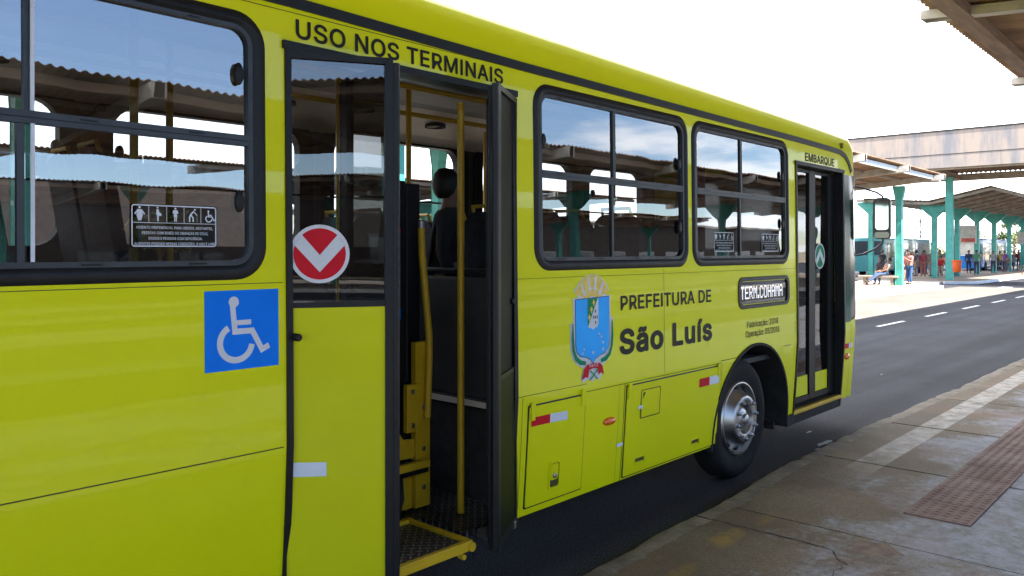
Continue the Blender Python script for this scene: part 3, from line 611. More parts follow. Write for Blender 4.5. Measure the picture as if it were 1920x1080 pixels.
# ------------------------------------------------------------------ ground, road, platforms
def big_quad(name, x0, x1, y0, y1, z, mat, n=1):
    mb = MB()
    for i in range(n):
        for j in range(n):
            xa, xb = x0 + (x1 - x0) * i / n, x0 + (x1 - x0) * (i + 1) / n; ya, yb = y0 + (y1 - y0) * j / n, y0 + (y1 - y0) * (j + 1) / n
            mb.add([(xa, ya, z), (xb, ya, z), (xb, yb, z), (xa, yb, z)], [(0, 1, 2, 3)])
    return structure(mb.build(name, mat))
big_quad('ground', -900, 1500, -900, 1200, -0.02, M['ground'])
big_quad('road', -60, 190, -46, 46, 0.0, M['asphalt'])

def far_platform(name, x0, x1, y0, y1, round_end=True):
    """paved island with a whitewashed kerb, rounded at the end nearest the crossing"""
    n = 8; r = 0.9
    def outline(i):
        o = [(x0 + i, y0 + i)]
        rr = max(0.05, r - i)
        o += [(x1 - r + rr * math.cos(R(-90 + 90 * k / n)), y0 + r + rr * math.sin(R(-90 + 90 * k / n))) for k in range(n + 1)]
        o += [(x1 - r + rr * math.cos(R(90 * k / n)), y1 - r + rr * math.sin(R(90 * k / n))) for k in range(n + 1)]
        o += [(x0 + i, y1 - i)]
        return o
    mb = MB(); mb.prism(outline(0.18), 0.0, 0.148, lambda a, b, d: (a, b, d)); p = structure(mb.build('pavement', M['platform_far']))
    mb = MB(); o, q = outline(0), outline(0.2); ring(mb, o, q, 0.153, 0.0, lambda a, b, d: (a, b, d))
    structure(mb.build('kerb', M['whitewash'], bevel=0.012))
far_platform('a', -40, 43.7, 7.75, 15.6)
far_platform('b', -40, 60, -21.5, -11.6)
far_platform('c', -40, 60, -39, -29.5)
# second island, with a ramp at its near corner
mb = MB(); mb.prism([(50.0, 8.0), (118, 8.0), (118, 15.2), (48.8, 15.2), (48.8, 9.2)], 0.0, 0.148, lambda a, b, d: (a, b, d)); structure(mb.build('pavement', M['platform_far']))
mb = MB(); mb.bar((50.0, 7.93, 0.076), (118, 7.93, 0.076), 0.15, 0.154); mb.bar((50.0, 7.95, 0.076), (48.75, 9.2, 0.076), 0.15, 0.15); structure(mb.build('kerb', M['whitewash'], bevel=0.01))
mb = MB(); mb.add([(46.4, 9.3, 0.004), (48.7, 9.3, 0.15), (48.7, 13.5, 0.15), (46.4, 13.5, 0.004)], [(0, 1, 2, 3)])
mb.add([(46.4, 9.3, 0.004), (48.7, 9.3, 0.004), (48.7, 9.3, 0.15)], [(0, 1, 2)]); structure(mb.build('ramp', M['conc_light']))

# lane dashes and the sunlit crossing
mb = MB()
for k in range(-14, 30):
    x = 20.5 + 4.05 * k
    if 43.0 < x < 47.5: continue
    w = 0.055
    mb.add([(x, 3.60 - w, 0.004), (x + 2.05, 3.60 - w, 0.004), (x + 2.05, 3.60 + w, 0.004), (x, 3.60 + w, 0.004)], [(0, 1, 2, 3)])
structure(mb.build('road_markings', M['roadpaint']))
mb = MB()
for k in range(9):
    y = -5.2 + k * 1.35 + (0.0)
    mb.add([(44.6, y, 0.004), (47.2, y, 0.004), (47.2, y + 0.5, 0.004), (44.6, y + 0.5, 0.004)], [(0, 1, 2, 3)])
structure(mb.build('crossing_markings', M['roadpaint']))
mb = MB(); mb.add([(-40, 4.74, .006), (46.2, 4.66, .006), (46.2, 7.8, .006), (-40, 7.8, .006)], [(0, 1, 2, 3)]); structure(mb.build('lane', M['lane']))  # starts at the canopy's shadow edge; sunlight painted as paler road
# white spill of paint on the road by the kerb
mb = MB(); rr = random.Random(4)
def blob(cx, cy_, rx, ry, z):
    n = 22; pts = [(cx + rx * (0.65 + 0.5 * rr.random()) * math.cos(2 * math.pi * i / n), cy_ + ry * (0.6 + 0.6 * rr.random()) * math.sin(2 * math.pi * i / n)) for i in range(n)]
    tri = tessellate_polygon([[Vector((a, b, 0)) for a, b in pts]])
    mb.add([(a, b, z) for a, b in pts], [tuple(t) for t in tri])
blob(7.75, -0.02, .17, .035, .004); blob(8.1, 0.28, .07, .016, .0045); blob(7.45, -0.06, .07, .016, .0042)
blob(12.6, 1.0, .03, .012, .0042); blob(11.2, 1.4, .025, .01, .0042); blob(10.3, 2.2, .022, .01, .0042)
structure(mb.build('paint_spill', M['spill']))

# our platform: kerb of uneven stones, slabs between joints
def wob(x):  # the kerb line wanders
    pts = [(-8, -.42), (0, -.42), (3.3, -.392), (4.65, -.357), (6.36, -.27), (7.8, -.25), (9.3, -.30), (12, -.36), (15.2, -.385), (22, -.42), (60, -.42)]
    for (a, u), (b, v) in zip(pts, pts[1:]):
        if a <= x <= b:
            t = (x - a) / (b - a); t = t * t * (3 - 2 * t); return u + (v - u) * t
    return -.42
kr = random.Random(11)
mb = MB()
xs = []; x = -8.0
while x < 43: xs.append(x); x += 0.09 if x < 16 else 0.5
prof = [(0.02, 0.0), (0.012, 0.06), (0.0, 0.115), (-0.02, 0.142), (-0.05, 0.152), (-0.11, 0.153), (-0.16, 0.151)]
prevw = 0
for i, x in enumerate(xs):
    prevw = prevw * 0.7 + kr.uniform(-1, 1) * 0.009
    chip = kr.uniform(0.01, 0.028) if kr.random() < 0.12 else 0
    for j, (dy, z) in enumerate(prof):
        g = kr.uniform(-1, 1) * 0.002
        mb.v.append((x, wob(x) + dy + (prevw if j < 5 else prevw * 0.4) - (chip if 1 < j < 5 else 0), z + g - (chip * 0.5 if 1 < j < 5 else 0)))
k = len(prof)
for i in range(len(xs) - 1):
    for j in range(k - 1): mb.f.append((i * k + j, i * k + j + 1, (i + 1) * k + j + 1, (i + 1) * k + j)); mb.m.append(0)
structure(mb.build('kerb', M['kerb'], smooth=True))
mb = MB()
joints = [-8.0, -5.6, -3.85, -2.1, -0.33, 1.42, 3.18, 4.935, 6.69, 8.42, 10.2, 11.97, 13.75, 15.5, 17.3, 19.05, 20.8, 22.6, 24.4, 26.1, 27.9, 29.7, 31.4, 33.2, 35, 36.7, 38.5, 40.2, 43.0]
ys = [-0.30, -6.9]
for a, b in zip(joints, joints[1:]):
    for j, (c, d) in enumerate(zip(ys, ys[1:])):
        g = 0.011; jz = kr.uniform(-0.0025, 0.0025)
        if j == 0:    # follows the kerb line
            n = 10; top = [(a + g + (b - a - 2 * g) * i / n, wob(a + (b - a) * i / n) - 0.15) for i in range(n + 1)]
            mb.prism([(a + g, d + g), (b - g, d + g)] + top[::-1], 0.02, 0.15 + jz, lambda u, v, w: (u, v, w))
        else: mb.box(a + g, b - g, d + g, c - g, 0.02, 0.15 + jz)
structure(mb.build('pavement', M['slab'], bevel=0.006, seg=1))
mb = MB(); mb.box(-8, 43, -6.9, -0.5, 0.0, 0.13); structure(mb.build('pavement_bed', M['crack']))
# tactile strip: red concrete tiles with domes
mb = MB(); td = MB()
x = 5.565; i = 0
while x < 27:
    mb.box(x + .004, x + .396, -1.755, -1.368, 0.10, 0.1575)
    if x < 15:
        for a in range(6):
            for b in range(6):
                cx, cy_ = x + .04 + a * .0625, -1.72 + b * .0625
                td.lathe([(0.019, 0.1570), (0.015, 0.1612), (0.007, 0.1625), (0.0, 0.1626)], (cx, cy_, 0), 'z', 8)
    x += 0.4; i += 1
mb.v += []; o = len(mb.v); mb.v += td.v; mb.f += [tuple(q + o for q in f) for f in td.f]; mb.m += td.m
structure(mb.build('tactile_paving', M['tactile'], smooth=True))
# cracks and a mortar repair
mb = MB(); cr = random.Random(5)
def crack(p, q, w, n=26, amp=0.012):
    L, Q = [], []
    d = Vector((q[0] - p[0], q[1] - p[1])); nn = Vector((-d.y, d.x)).normalized(); off = 0
    for i in range(n + 1):
        off = off * 0.75 + cr.uniform(-amp, amp); c = Vector(p) + d * (i / n) + nn * off; ww = w * cr.uniform(0.35, 1.0)
        L.append((*(c + nn * ww / 2), 0.1535)); Q.append((*(c - nn * ww / 2), 0.1535))
    mb.add(L + Q, [(i, i + 1, n + 2 + i, n + 1 + i) for i in range(n)])
crack((4.60, -0.40), (4.62, -1.22), 0.026, 26, .006); crack((4.62, -1.22), (4.44, -1.42), 0.014, 10); crack((4.45, -1.40), (3.7, -1.50), 0.006, 20, 0.02); crack((3.3, -0.5), (3.55, -0.9), 0.006, 14, 0.015)
structure(mb.build('crack', M['crack']))
mb = MB(); rr = random.Random(9); blob(4.78, -1.45, .15, .14, .1532); blob(4.66, -1.36, .06, .05, .1534); structure(mb.build('mortar_patch', M['patch']))

# ------------------------------------------------------------------ THE BUS
LZ = [(0.28, 0.052), (0.5, 0.034), (0.75, 0.016), (1.03, 0.0), (1.4, 0.003), (1.75, 0.008), (2.3, 0.014), (2.87, 0.022)]
def YS(z):
    if z <= LZ[0][0]: return LZ[0][1]
    for (a, u), (b, v) in zip(LZ, LZ[1:]):
        if z <= b: return u + (v - u) * (z - a) / (b - a)
    return LZ[-1][1]
WID = 2.5
side = lambda a, b, d: (a, YS(b) - d, b)                 # d = distance proud of the near side
ROOF = [(0.026, 2.93), (0.036, 2.99), (0.052, 3.06), (0.075, 3.12), (0.10, 3.155), (0.125, 3.172), (0.16, 3.183), (0.3, 3.192), (0.8, 3.21), (1.25, 3.216)]
def rz(x, z): return z - (0.016 * (x - 3.0) * min(1.0, (z - 2.87) / 0.25) if z > 2.87 else 0)
BOT = 0.338
bus = thing('city_bus', 'lime yellow city bus with open doors parked along the kerb, lettered in black', 'bus', (4.0, 1.25, 0.0))
XR, XF = -2.6, 8.58
WIN = [(-1.715, 0.02), (0.055, 1.773), (3.482, 5.222), (5.272, 6.985)]
WZ0, WZ1 = 1.742, 2.838
D1 = (1.874, 3.32, 2.745); D2 = (7.145, 8.315, 2.672)
holes = [(a + .04, b - .04, WZ0 + .04, WZ1 - .04) for a, b in WIN]
holes += [(D1[0], D1[1], 0, D1[2]), (D2[0], D2[1], 0, D2[2]), (6.03, 6.93, 1.42, 1.605), (5.5, 7.1, 0, 1.22)]
FWIN = [(-1.45, 0.18), (0.26, 1.89), (1.97, 3.60), (3.68, 5.31), (5.39, 7.02), (7.1, 8.4)]
FZ0, FZ1 = 1.80, 2.84
fholes = [(a + .04, b - .04, FZ0 + .04, FZ1 - .04) for a, b in FWIN]
def skin(mb, hs, fy, x0, x1, z0, z1, flip=False):
    xs = sorted({x0, x1} | {h[k] for h in hs for k in (0, 1) if x0 < h[k] < x1})
    zs = sorted({z0, z1} | {h[k] for h in hs for k in (2, 3) if z0 < h[k] < z1} | {z for z, _ in LZ if z0 < z < z1})
    for a, b in zip(xs, xs[1:]):
        for c, d in zip(zs, zs[1:]):
            mx, mz = (a + b) / 2, (c + d) / 2
            if any(h[0] < mx < h[1] and h[2] < mz < h[3] for h in hs): continue
            f = (0, 1, 2, 3) if not flip else (3, 2, 1, 0)
            mb.add([(a, fy(c), c), (b, fy(c), c), (b, fy(d), d), (a, fy(d), d)], [f])
ACX, ACZ, ARX, ARZ = 6.315, 0.385, 0.70, 0.705
def arch_pts(kx=1.0, n=28): return [(ACX + ARX * kx * math.cos(t), ACZ + ARZ * kx * math.sin(t)) for t in [math.pi * (1 + 0.04) - (math.pi * 1.08) * i / n for i in range(n + 1)]]
body = MB()
skin(body, holes, YS, XR, XF, BOT, 2.87)
skin(body, fholes, lambda z: WID - YS(z), XR, XF, BOT, 2.87, True)
# surround of the wheel arch: arc to rectangle
rx0, rx1, rz1_ = 5.5, 7.1, 1.22
ap = [p for p in arch_pts()]
def torect(p):
    dx, dz = p[0] - ACX, p[1] - ACZ
    t = 1e9
    if dx > 1e-6: t = min(t, (rx1 - ACX) / dx)
    if dx < -1e-6: t = min(t, (rx0 - ACX) / dx)
    if dz > 1e-6: t = min(t, (rz1_ - ACZ) / dz)
    q = (ACX + dx * t, ACZ + dz * t)
    return (q[0], max(BOT, q[1]))
_wrap = lambda a: a + 2 * math.pi if a < -math.pi / 2 else a
angs = sorted({_wrap(a_) for a_ in {math.atan2(p[1] - ACZ, p[0] - ACX) for p in ap if p[1] > BOT + 0.01} | {math.atan2(rz1_ - ACZ, rx0 - ACX), math.atan2(rz1_ - ACZ, rx1 - ACX)} | {math.atan2(z - ACZ, s) for z, _ in LZ for s in (rx0 - ACX, rx1 - ACX) if BOT < z < rz1_}})
ai = [(ACX + ARX * math.cos(t), ACZ + ARZ * math.sin(t)) for t in angs]
ai = [(ACX + ARX, BOT)] + ai + [(ACX - ARX, BOT)]
ao = [(rx1, BOT)] + [torect(p) for p in ai[1:-1]] + [(rx0, BOT)]
for i in range(len(ai) - 1): body.add([side(*ai[i], 0), side(*ao[i], 0), side(*ao[i + 1], 0), side(*ai[i + 1], 0)], [(3, 2, 1, 0)])
# roof with cove
full = [(YS(2.87), 2.87)] + ROOF + [(WID - y, z) for y, z in ROOF[-2::-1]] + [(WID - YS(2.87), 2.87)]
xsr = [XR, 0, 3, 5, 7, XF]
for a, b in zip(xsr, xsr[1:]):
    for (y0, z0), (y1, z1) in zip(full, full[1:]): body.add([(a, y0, rz(a, z0)), (b, y0, rz(b, z0)), (b, y1, rz(b, z1)), (a, y1, rz(a, z1))], [(0, 1, 2, 3)])
# front cap: the whole outline rolls over a corner radius
outl = [(YS(z), z) for z in (BOT, 0.5, 0.75, 1.03, 1.4, 1.75, 2.3, 2.6, 2.87)] + full[1:-1] + [(WID - YS(z), z) for z in (2.87, 2.6, 2.3, 1.75, 1.4, 1.03, 0.75, 0.5, BOT)]
CR = 0.24
def cap_pt(i, ph, proud=0.0):
    y, z = outl[i]; a = Vector(outl[max(0, i - 1)]); b = Vector(outl[min(len(outl) - 1, i + 1)]); t = (b - a).normalized()
    n = Vector((t.y, -t.x))       # pointing inwards
    if abs(y - WID / 2) > 1.17 and z < 2.8: n = Vector((1, 0)) if y < 1 else Vector((-1, 0))
    r = CR
    q = Vector((y, z)) + n * (r * (1 - math.cos(ph)) - proud * math.cos(ph))
    return (XF + (r + proud) * math.sin(ph), q.x, rz(XF, q.y) if z > 2.87 else q.y)
PH = [math.pi / 2 * k / 8 for k in range(9)]
for i in range(len(outl) - 1):
    for a, b in zip(PH, PH[1:]): body.add([cap_pt(i, a), cap_pt(i, b), cap_pt(i + 1, b), cap_pt(i + 1, a)], [(0, 1, 2, 3)])
body.add([cap_pt(i, math.pi / 2) for i in range(len(outl))], [tuple(range(len(outl)))])
body.add([(XR, y, z) for y, z in outl], [tuple(range(len(outl)))[::-1]])
body.build('body', M['yellow'], bus, smooth=True, weld=True)
# dark lining inside, floor, underside, ceiling
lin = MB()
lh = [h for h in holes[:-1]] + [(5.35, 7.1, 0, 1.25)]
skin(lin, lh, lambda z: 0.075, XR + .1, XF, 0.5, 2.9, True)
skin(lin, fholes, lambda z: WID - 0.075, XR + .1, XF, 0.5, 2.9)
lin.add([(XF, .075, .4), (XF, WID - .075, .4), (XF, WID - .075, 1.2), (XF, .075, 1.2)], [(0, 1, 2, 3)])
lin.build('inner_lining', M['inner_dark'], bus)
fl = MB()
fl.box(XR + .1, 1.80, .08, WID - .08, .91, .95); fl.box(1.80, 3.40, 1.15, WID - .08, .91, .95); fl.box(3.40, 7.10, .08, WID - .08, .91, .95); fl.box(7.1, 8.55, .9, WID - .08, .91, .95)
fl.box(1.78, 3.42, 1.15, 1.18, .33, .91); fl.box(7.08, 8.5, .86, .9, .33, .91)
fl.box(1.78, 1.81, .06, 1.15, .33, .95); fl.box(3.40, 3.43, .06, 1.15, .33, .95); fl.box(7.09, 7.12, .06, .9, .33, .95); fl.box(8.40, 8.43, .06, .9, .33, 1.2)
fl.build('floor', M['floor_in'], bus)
for bx_ in ((XR + .1, 1.85, .10, WID - .1, .36, .5), (3.45, 5.55, .10, WID - .1, .36, .5), (7.05, 8.6, .95, WID - .1, .36, .5), (1.85, 3.45, .6, WID - .1, .31, .335), (3.5, 5.3, .5, 1.6, .22, .355)):
    ub = MB(); ub.box(*bx_); ub.build('chassis', M['blackmatte'], bus)
ce = MB()
for (y0, z0), (y1, z1) in zip([(.075, 2.84), (.35, 2.93), (.8, 3.0), (1.7, 3.0)], [(.35, 2.93), (.8, 3.0), (1.7, 3.0), (1.8, 2.985)]):
    ce.add([(XR + .1, y0, z0), (8.5, y0, z0), (8.5, y1, z1), (XR + .1, y1, z1)], [(3, 2, 1, 0)])
ceo = ce.build('ceiling', M['ceiling_in'], bus)
co = MB(); co.add([(XR + .1, 1.8, 2.985), (8.5, 1.8, 2.985), (8.5, 2.3, 2.86), (XR + .1, 2.3, 2.86)], [(3, 2, 1, 0)]); co.add([(XR + .1, 2.3, 2.86), (8.5, 2.3, 2.86), (8.5, 2.43, 2.80), (XR + .1, 2.43, 2.80)], [(3, 2, 1, 0)])
coo = co.build('cove_panel', M['cove'], bus)
for x in (-.6, 1.3, 3.1, 4.55, 6.2):
    v = MB(); v.lathe([(0.0, 0.012), (0.05, 0.012), (0.085, 0.006), (0.09, -0.02)], (x, 2.03, 2.918), 'z', 20); vv = v.build('speaker_grille', M['inner_grey'], coo, smooth=True)
# side gutter that bends down at the front
g = MB()
gp = [(-2.6, 2.945), (1.9, 2.93), (3.4, 2.905), (5.3, 2.892), (7.2, 2.88), (8.0, 2.868), (8.25, 2.86), (8.38, 2.83), (8.48, 2.77), (8.55, 2.68)]
for (a, c), (b, d) in zip(gp, gp[1:]):
    h = 0.024
    y0 = 0.022 + max(0, c - 2.87) * .1; y1 = 0.022 + max(0, d - 2.87) * .1
    tn = Vector((b - a, d - c)).normalized(); nx, nz = -tn.y * h, tn.x * h
    vs = []
    for yy in (-0.012, 0.03):
        vs += [(a - nx, y0 + yy, c - nz), (b - nx, y1 + yy, d - nz), (b + nx, y1 + yy, d + nz), (a + nx, y0 + yy, c + nz)]
    g.add(vs, [(0, 1, 2, 3), (7, 6, 5, 4), (0, 4, 5, 1), (3, 2, 6, 7), (0, 3, 7, 4), (1, 5, 6, 2)])
    g.add([(a, y0 - 0.0135, c + .008), (b, y1 - 0.0135, d + .008), (b, y1 - 0.0135, d + .014), (a, y0 - 0.0135, c + .014)], [(0, 1, 2, 3)])
g.build('gutter_rail', M['rubber'], bus)
# thin panel gaps
sm = Decal(side, 0.0012)
def seam_h(x0, x1, z, w=0.005): sm.poly([[(x0, z - w / 2), (x1, z - w / 2), (x1, z + w / 2), (x0, z + w / 2)]])
def seam_v(x, z0, z1, w=0.005):
    zz = [z0] + [z for z, _ in LZ if z0 < z < z1] + [z1]
    for a, b in zip(zz, zz[1:]): sm.poly([[(x - w / 2, a), (x + w / 2, a), (x + w / 2, b), (x - w / 2, b)]])
seam_h(XR, 1.85, 1.028); seam_h(3.325, 3.97, 1.035, .003); seam_h(3.97, 5.70, 0.985, .004); seam_h(5.70, 6.0, 1.0, .004); seam_h(6.85, 7.0, 1.015, .006)
seam_h(XR, 1.85, 1.725, .003); seam_h(3.325, 7.14, 1.70, .0025); seam_h(XR, 8.2, 2.885, .003)
seam_v(4.874, 1.0, 1.735, .003); seam_v(4.39, BOT, .985, .006); seam_v(4.33, BOT, .985, .002); seam_v(3.375, BOT, 1.03, .003); seam_v(5.72, BOT, .99, .003); seam_v(8.50, BOT, 1.1, .003)
sm.build('panel_gap', M['seam'], bus)
rs = MB(); rs.box(8.268, 8.273, -0.001, .06, 2.90, 2.955); rs.build('roof_seam', M['seam'], bus)

# wheel arch lip and liner
wl = MB()
o1 = [p for p in arch_pts(1.0)]; o2 = [p for p in arch_pts(0.97)]
for i in range(len(o1) - 1):
    vs = [side(*o1[i], .012), side(*o1[i + 1], .012), side(*o2[i + 1], .012), side(*o2[i], .012), side(*o1[i], -.02), side(*o1[i + 1], -.02), (o2[i + 1][0], .95, o2[i + 1][1]), (o2[i][0], .95, o2[i][1])]
    wl.add(vs, [(0, 1, 2, 3), (3, 2, 6, 7), (1, 0, 4, 5)])
wl.add([(p[0], .95, p[1]) for p in o2], [tuple(range(len(o2)))])
wl.build('wheel_arch', M['blackmatte'], bus, smooth=True)
fr_ = MB(); fr_.box(7.0, 7.12, .03, .5, .27, .37); fr_.box(6.98, 7.03, .0, .05, .26, 1.0) if False else None
for k in range(5): fr_.box(6.86 + .03 * k, 6.885 + .03 * k, .1 + .03 * k, .16 + .04 * k, .26 - .008 * (k % 2), .33)
fr_.build('mud_flap', M['blackmatte'], bus)
# wheels
def wheel(cx, cz, y0):
    W = MB(); c = (cx, y0, cz)
    W.lathe([(0.30, 0.22), (0.42, 0.235), (0.47, 0.215), (0.49, 0.18), (0.49, 0.07), (0.478, 0.035), (0.46, 0.012), (0.43, 0.002), (0.40, 0.0), (0.36, 0.006), (0.325, 0.015), (0.305, 0.02)], c, 'y', 56)
    for k in range(4):
        yy = .085 + .035 * k
    root = W.build('wheel', M['tyre'], bus, smooth=True)
    rim = MB()
    rim.lathe([(0.305, 0.02), (0.297, 0.006), (0.288, 0.004), (0.282, 0.012), (0.275, 0.055), (0.268, 0.065), (0.255, 0.06), (0.235, 0.034), (0.215, 0.004), (0.198, -0.025), (0.19, -0.038), (0.18, -0.043), (0.135, -0.043), (0.122, -0.038), (0.112, -0.005), (0.10, 0.012)], c, 'y', 48)
    rim.build('rim', M['chrome'], root, smooth=True, world=False)
    hub = MB(); hub.lathe([(0.102, 0.02), (0.095, -0.008), (0.075, -0.022), (0.05, -0.03), (0.0, -0.032)], c, 'y', 28)
    hub.lathe([(0.042, -0.03), (0.038, -0.052), (0.026, -0.058), (0, -0.059)], c, 'y', 20)
    hub.build('hub', M['steel'], root, smooth=True, world=False)
    for k in range(10):
        nuts = MB()
        t = 2 * math.pi * k / 10 + .2; x, z = cx + .157 * math.cos(t), cz + .157 * math.sin(t)
        nuts.lathe([(0.019, -0.004), (0.019, -0.012), (0.0155, -0.014), (0.0155, -0.03), (0.009, -0.034), (0.009, -0.042), (0.0, -0.043)], (x, y0 - .035, z), 'y', 6)
        nuts.build('wheel_nut', M['steel'], root, world=False)
    for k in range(10):
        hl = MB()
        t = 2 * math.pi * (k + .5) / 10
        hl.lathe([(0.024, 0.02), (0.024, -.008), (0.0, -0.009)], (cx + .243 * math.cos(t), y0 + .042, cz + .243 * math.sin(t)), 'y', 14)
        hl.build('vent_hole', M['blackmatte'], root, world=False)
    return root
wheel(6.095, 0.487, 0.03)
wheel(0.35 - 0.55, 0.488, 0.14) if False else None

# windows
def window(x0, x1, split, latches, vstrip=None):
    f = side
    o = rrect(x0, x1, WZ0, WZ1, .135, 8); i1 = rrect(x0 + .058, x1 - .058, WZ0 + .058, WZ1 - .056, .085, 8); i2 = rrect(x0 + .078, x1 - .078, WZ0 + .078, WZ1 - .074, .068, 8)
    w = MB()
    mid = rrect(x0 + .02, x1 - .02, WZ0 + .02, WZ1 - .02, .12, 8)
    n = len(o)
    vs = [f(a, b, .001) for a, b in o] + [f(a, b, .013) for a, b in mid] + [f(a, b, .013) for a, b in rrect(x0 + .042, x1 - .042, WZ0 + .042, WZ1 - .041, .1, 8)] + [f(a, b, .001) for a, b in i1] + [f(a, b, -.07) for a, b in i1]
    for k in range(4): w.add([], [])
    base = len(w.v); w.v += vs
    for k in range(4):
        for i in range(n): w.f.append((base + k * n + i, base + k * n + (i + 1) % n, base + (k + 1) * n + (i + 1) % n, base + (k + 1) * n + i)); w.m.append(0)
    ring(w, i1, i2, .003, -.03, f, 1)
    xa, xb = x0 + .078, x1 - .078
    w.prism([(xa, 2.288), (xb, 2.288), (xb, 2.332), (xa, 2.332)], .004, -.025, f, 1)
    w.prism([(xa, 2.307), (xb, 2.307), (xb, 2.310), (xa, 2.310)], .006, .003, f, 0)
    for k in range(4):
        xx = xa + (xb - xa) * (k + .35) / 4
        w.prism([(xx, 2.316), (xx + .06, 2.316), (xx + .06, 2.323), (xx, 2.323)], .006, .003, f, 0); w.prism([(xx, WZ0 + .064), (xx + .07, WZ0 + .064), (xx + .07, WZ0 + .071), (xx, WZ0 + .071)], .006, .002, f, 0)
        w.prism([(xx, WZ1 - .069), (xx + .05, WZ1 - .069), (xx + .05, WZ1 - .063), (xx, WZ1 - .063)], .006, .002, f, 0)
    w.prism([(split + .02, 2.332), (split + .05, 2.332), (split + .05, WZ1 - .074), (split + .02, WZ1 - .074)], .0, -.025, f, 1)
    w.prism([(split, WZ0 + .078), (split + .022, WZ0 + .078), (split + .022, 2.288), (split, 2.288)], .0, -.025, f, 1)
    root = w.build('window', [M['rubber'], M['alu_dark']], bus, smooth=True)
    pn = MB()
    def pane(a, b, c, d, dep): pn.add([f(a, c, dep), f(b, c, dep), f(b, d, dep), f(a, d, dep)], [(0, 1, 2, 3)])
    pane(xa - .005, split + .035, 2.33, WZ1 - .07, -.012); pane(split + .035, xb + .005, 2.33, WZ1 - .07, -.017)
    pane(xa - .005, split + .011, WZ0 + .074, 2.29, -.012); pane(split + .011, xb + .005, WZ0 + .074, 2.29, -.017)
    pn.build('pane', M['glass'], root, world=False)
    for (lx, lz) in latches:
        l = MB(); l.lathe([(0.024, -.004), (0.024, -.014), (0.019, -.02), (0, -.021)], (0, 0, 0), 'y', 18, sx=.85, sy=1.9)
        l.v = [(lx + a, YS(lz) + .012 + b, lz + c) for a, b, c in l.v]
        l.build('latch', M['rubber'], root, smooth=True, world=False)
    if vstrip:
        s = MB(); s.box(vstrip, vstrip + .012, .0, .008, WZ0 + .08, 2.288); s.box(vstrip, vstrip + .012, .005, .013, 2.332, WZ1 - .07); s.build('glass_edge', M['white_hi'], root, world=False)
    return root
window(*WIN[0], -0.85, [])
w1 = window(*WIN[1], 0.855, [(1.655, 2.58), (1.655, 2.06)], 0.893)
w2 = window(*WIN[2], 4.255, [(3.575, 2.50), (5.10, 2.49), (5.10, 2.03)])
w3 = window(*WIN[3], 6.04, [(6.86, 2.52), (6.86, 2.10)])
def pictos(dc, x, z, w, h, mi):
    """five little seated / standing figures in a row of framed boxes"""
    for k in range(5):
        cx = x + w * (k + .5) / 5; s = h
        P = lambda a, b: (cx + a * s, z + b * s)
        if k == 0:
            dc.circle(*P(0, .88), .07 * s, mi, 14); dc.poly([[P(-.13, .76), P(-.34, .48), P(-.28, .42), P(-.16, .58), P(-.2, .4), P(-.1, .05), P(.1, .05), P(.2, .4), P(.16, .58), P(.28, .42), P(.34, .48), P(.13, .76)]], mi)
        elif k == 1:
            dc.circle(*P(-.02, .9), .06 * s, mi, 14); dc.poly([[P(-.09, .8), P(.05, .8), P(.08, .62), P(.22, .5), P(.24, .38), P(.06, .36), P(.05, .02), P(-.04, .02), P(-.05, .38), P(-.1, .45)]], mi)
        elif k == 2:
            dc.circle(*P(0, .88), .065 * s, mi, 14); dc.poly([[P(-.12, .78), P(.12, .78), P(.2, .6), P(.08, .5), P(.14, .36), P(.09, .36), P(.08, .02), P(.02, .02), P(.01, .34), P(-.01, .34), P(-.02, .02), P(-.08, .02), P(-.09, .36), P(-.14, .36), P(-.1, .5), P(-.2, .6)]], mi)
        elif k == 3:
            dc.circle(*P(.16, .84), .065 * s, mi, 14); dc.stroke([P(.1, .74), P(-.1, .55), P(-.2, .35), P(-.2, .03)], .09 * s, mi); dc.stroke([P(-.1, .48), P(.04, .3), P(.04, .04)], .08 * s, mi); dc.stroke([P(.1, .7), P(.3, .48)], .055 * s, mi); dc.stroke([P(.31, .48), P(.31, .04)], .02 * s, mi)
        else: wheelchair(dc, cx - .42 * s, z - .06 * s, .98 * s, mi)
STK = ["ASSENTO PREFERENCIAL PARA OBESOS, GESTANTES,", "PESSOAS COM BEBÊS OU CRIANÇAS DE COLO,", "IDOSOS E PESSOAS COM DEFICIÊNCIA.", "AUSENTES PESSOAS NESSAS CONDIÇÕES, O USO É LIVRE"]
def priority_sticker(root, x0, x1, z0, z1):
    f = lambda a, b, d: (a, YS(b) + .009 - d, b)
    dc = Decal(f, 0.0); w, h = x1 - x0, z1 - z0
    dc.poly([rrect(x0, x1, z0, z1, .006, 3)], 0); dc.layer()
    dc.stroke(rrect(x0 + .006, x1 - .006, z0 + .005, z1 - .005, .008, 4), .0045, 1, closed=True)
    zs = z0 + h * .57
    dc.stroke([(x0 + .008, zs), (x1 - .008, zs)], .002, 1)
    for k in range(1, 5): dc.stroke([(x0 + w * k / 5, zs + .002), (x0 + w * k / 5, z1 - .009)], .002, 1)
    pictos(dc, x0, zs + h * .03, w, h * .36, 1)
    for i, t in enumerate(STK):
        tw = w * (.88, .76, .62, .93)[i]; cx = (x0 + x1) / 2; zz = z0 + h * (.43 - .125 * i)
        dc.text(t, cx - tw / 2, cx + tw / 2, zz, h * .062, 10, 1)
    dc.build('priority_sticker', [M['film'], M['white_hi']], root, world=False)
priority_sticker(w1, 1.225, 1.562, 1.872, 2.035)
priority_sticker(w3, 5.62, 5.945, 1.848, 2.008)
priority_sticker(w3, 6.45, 6.78, 1.848, 2.008)

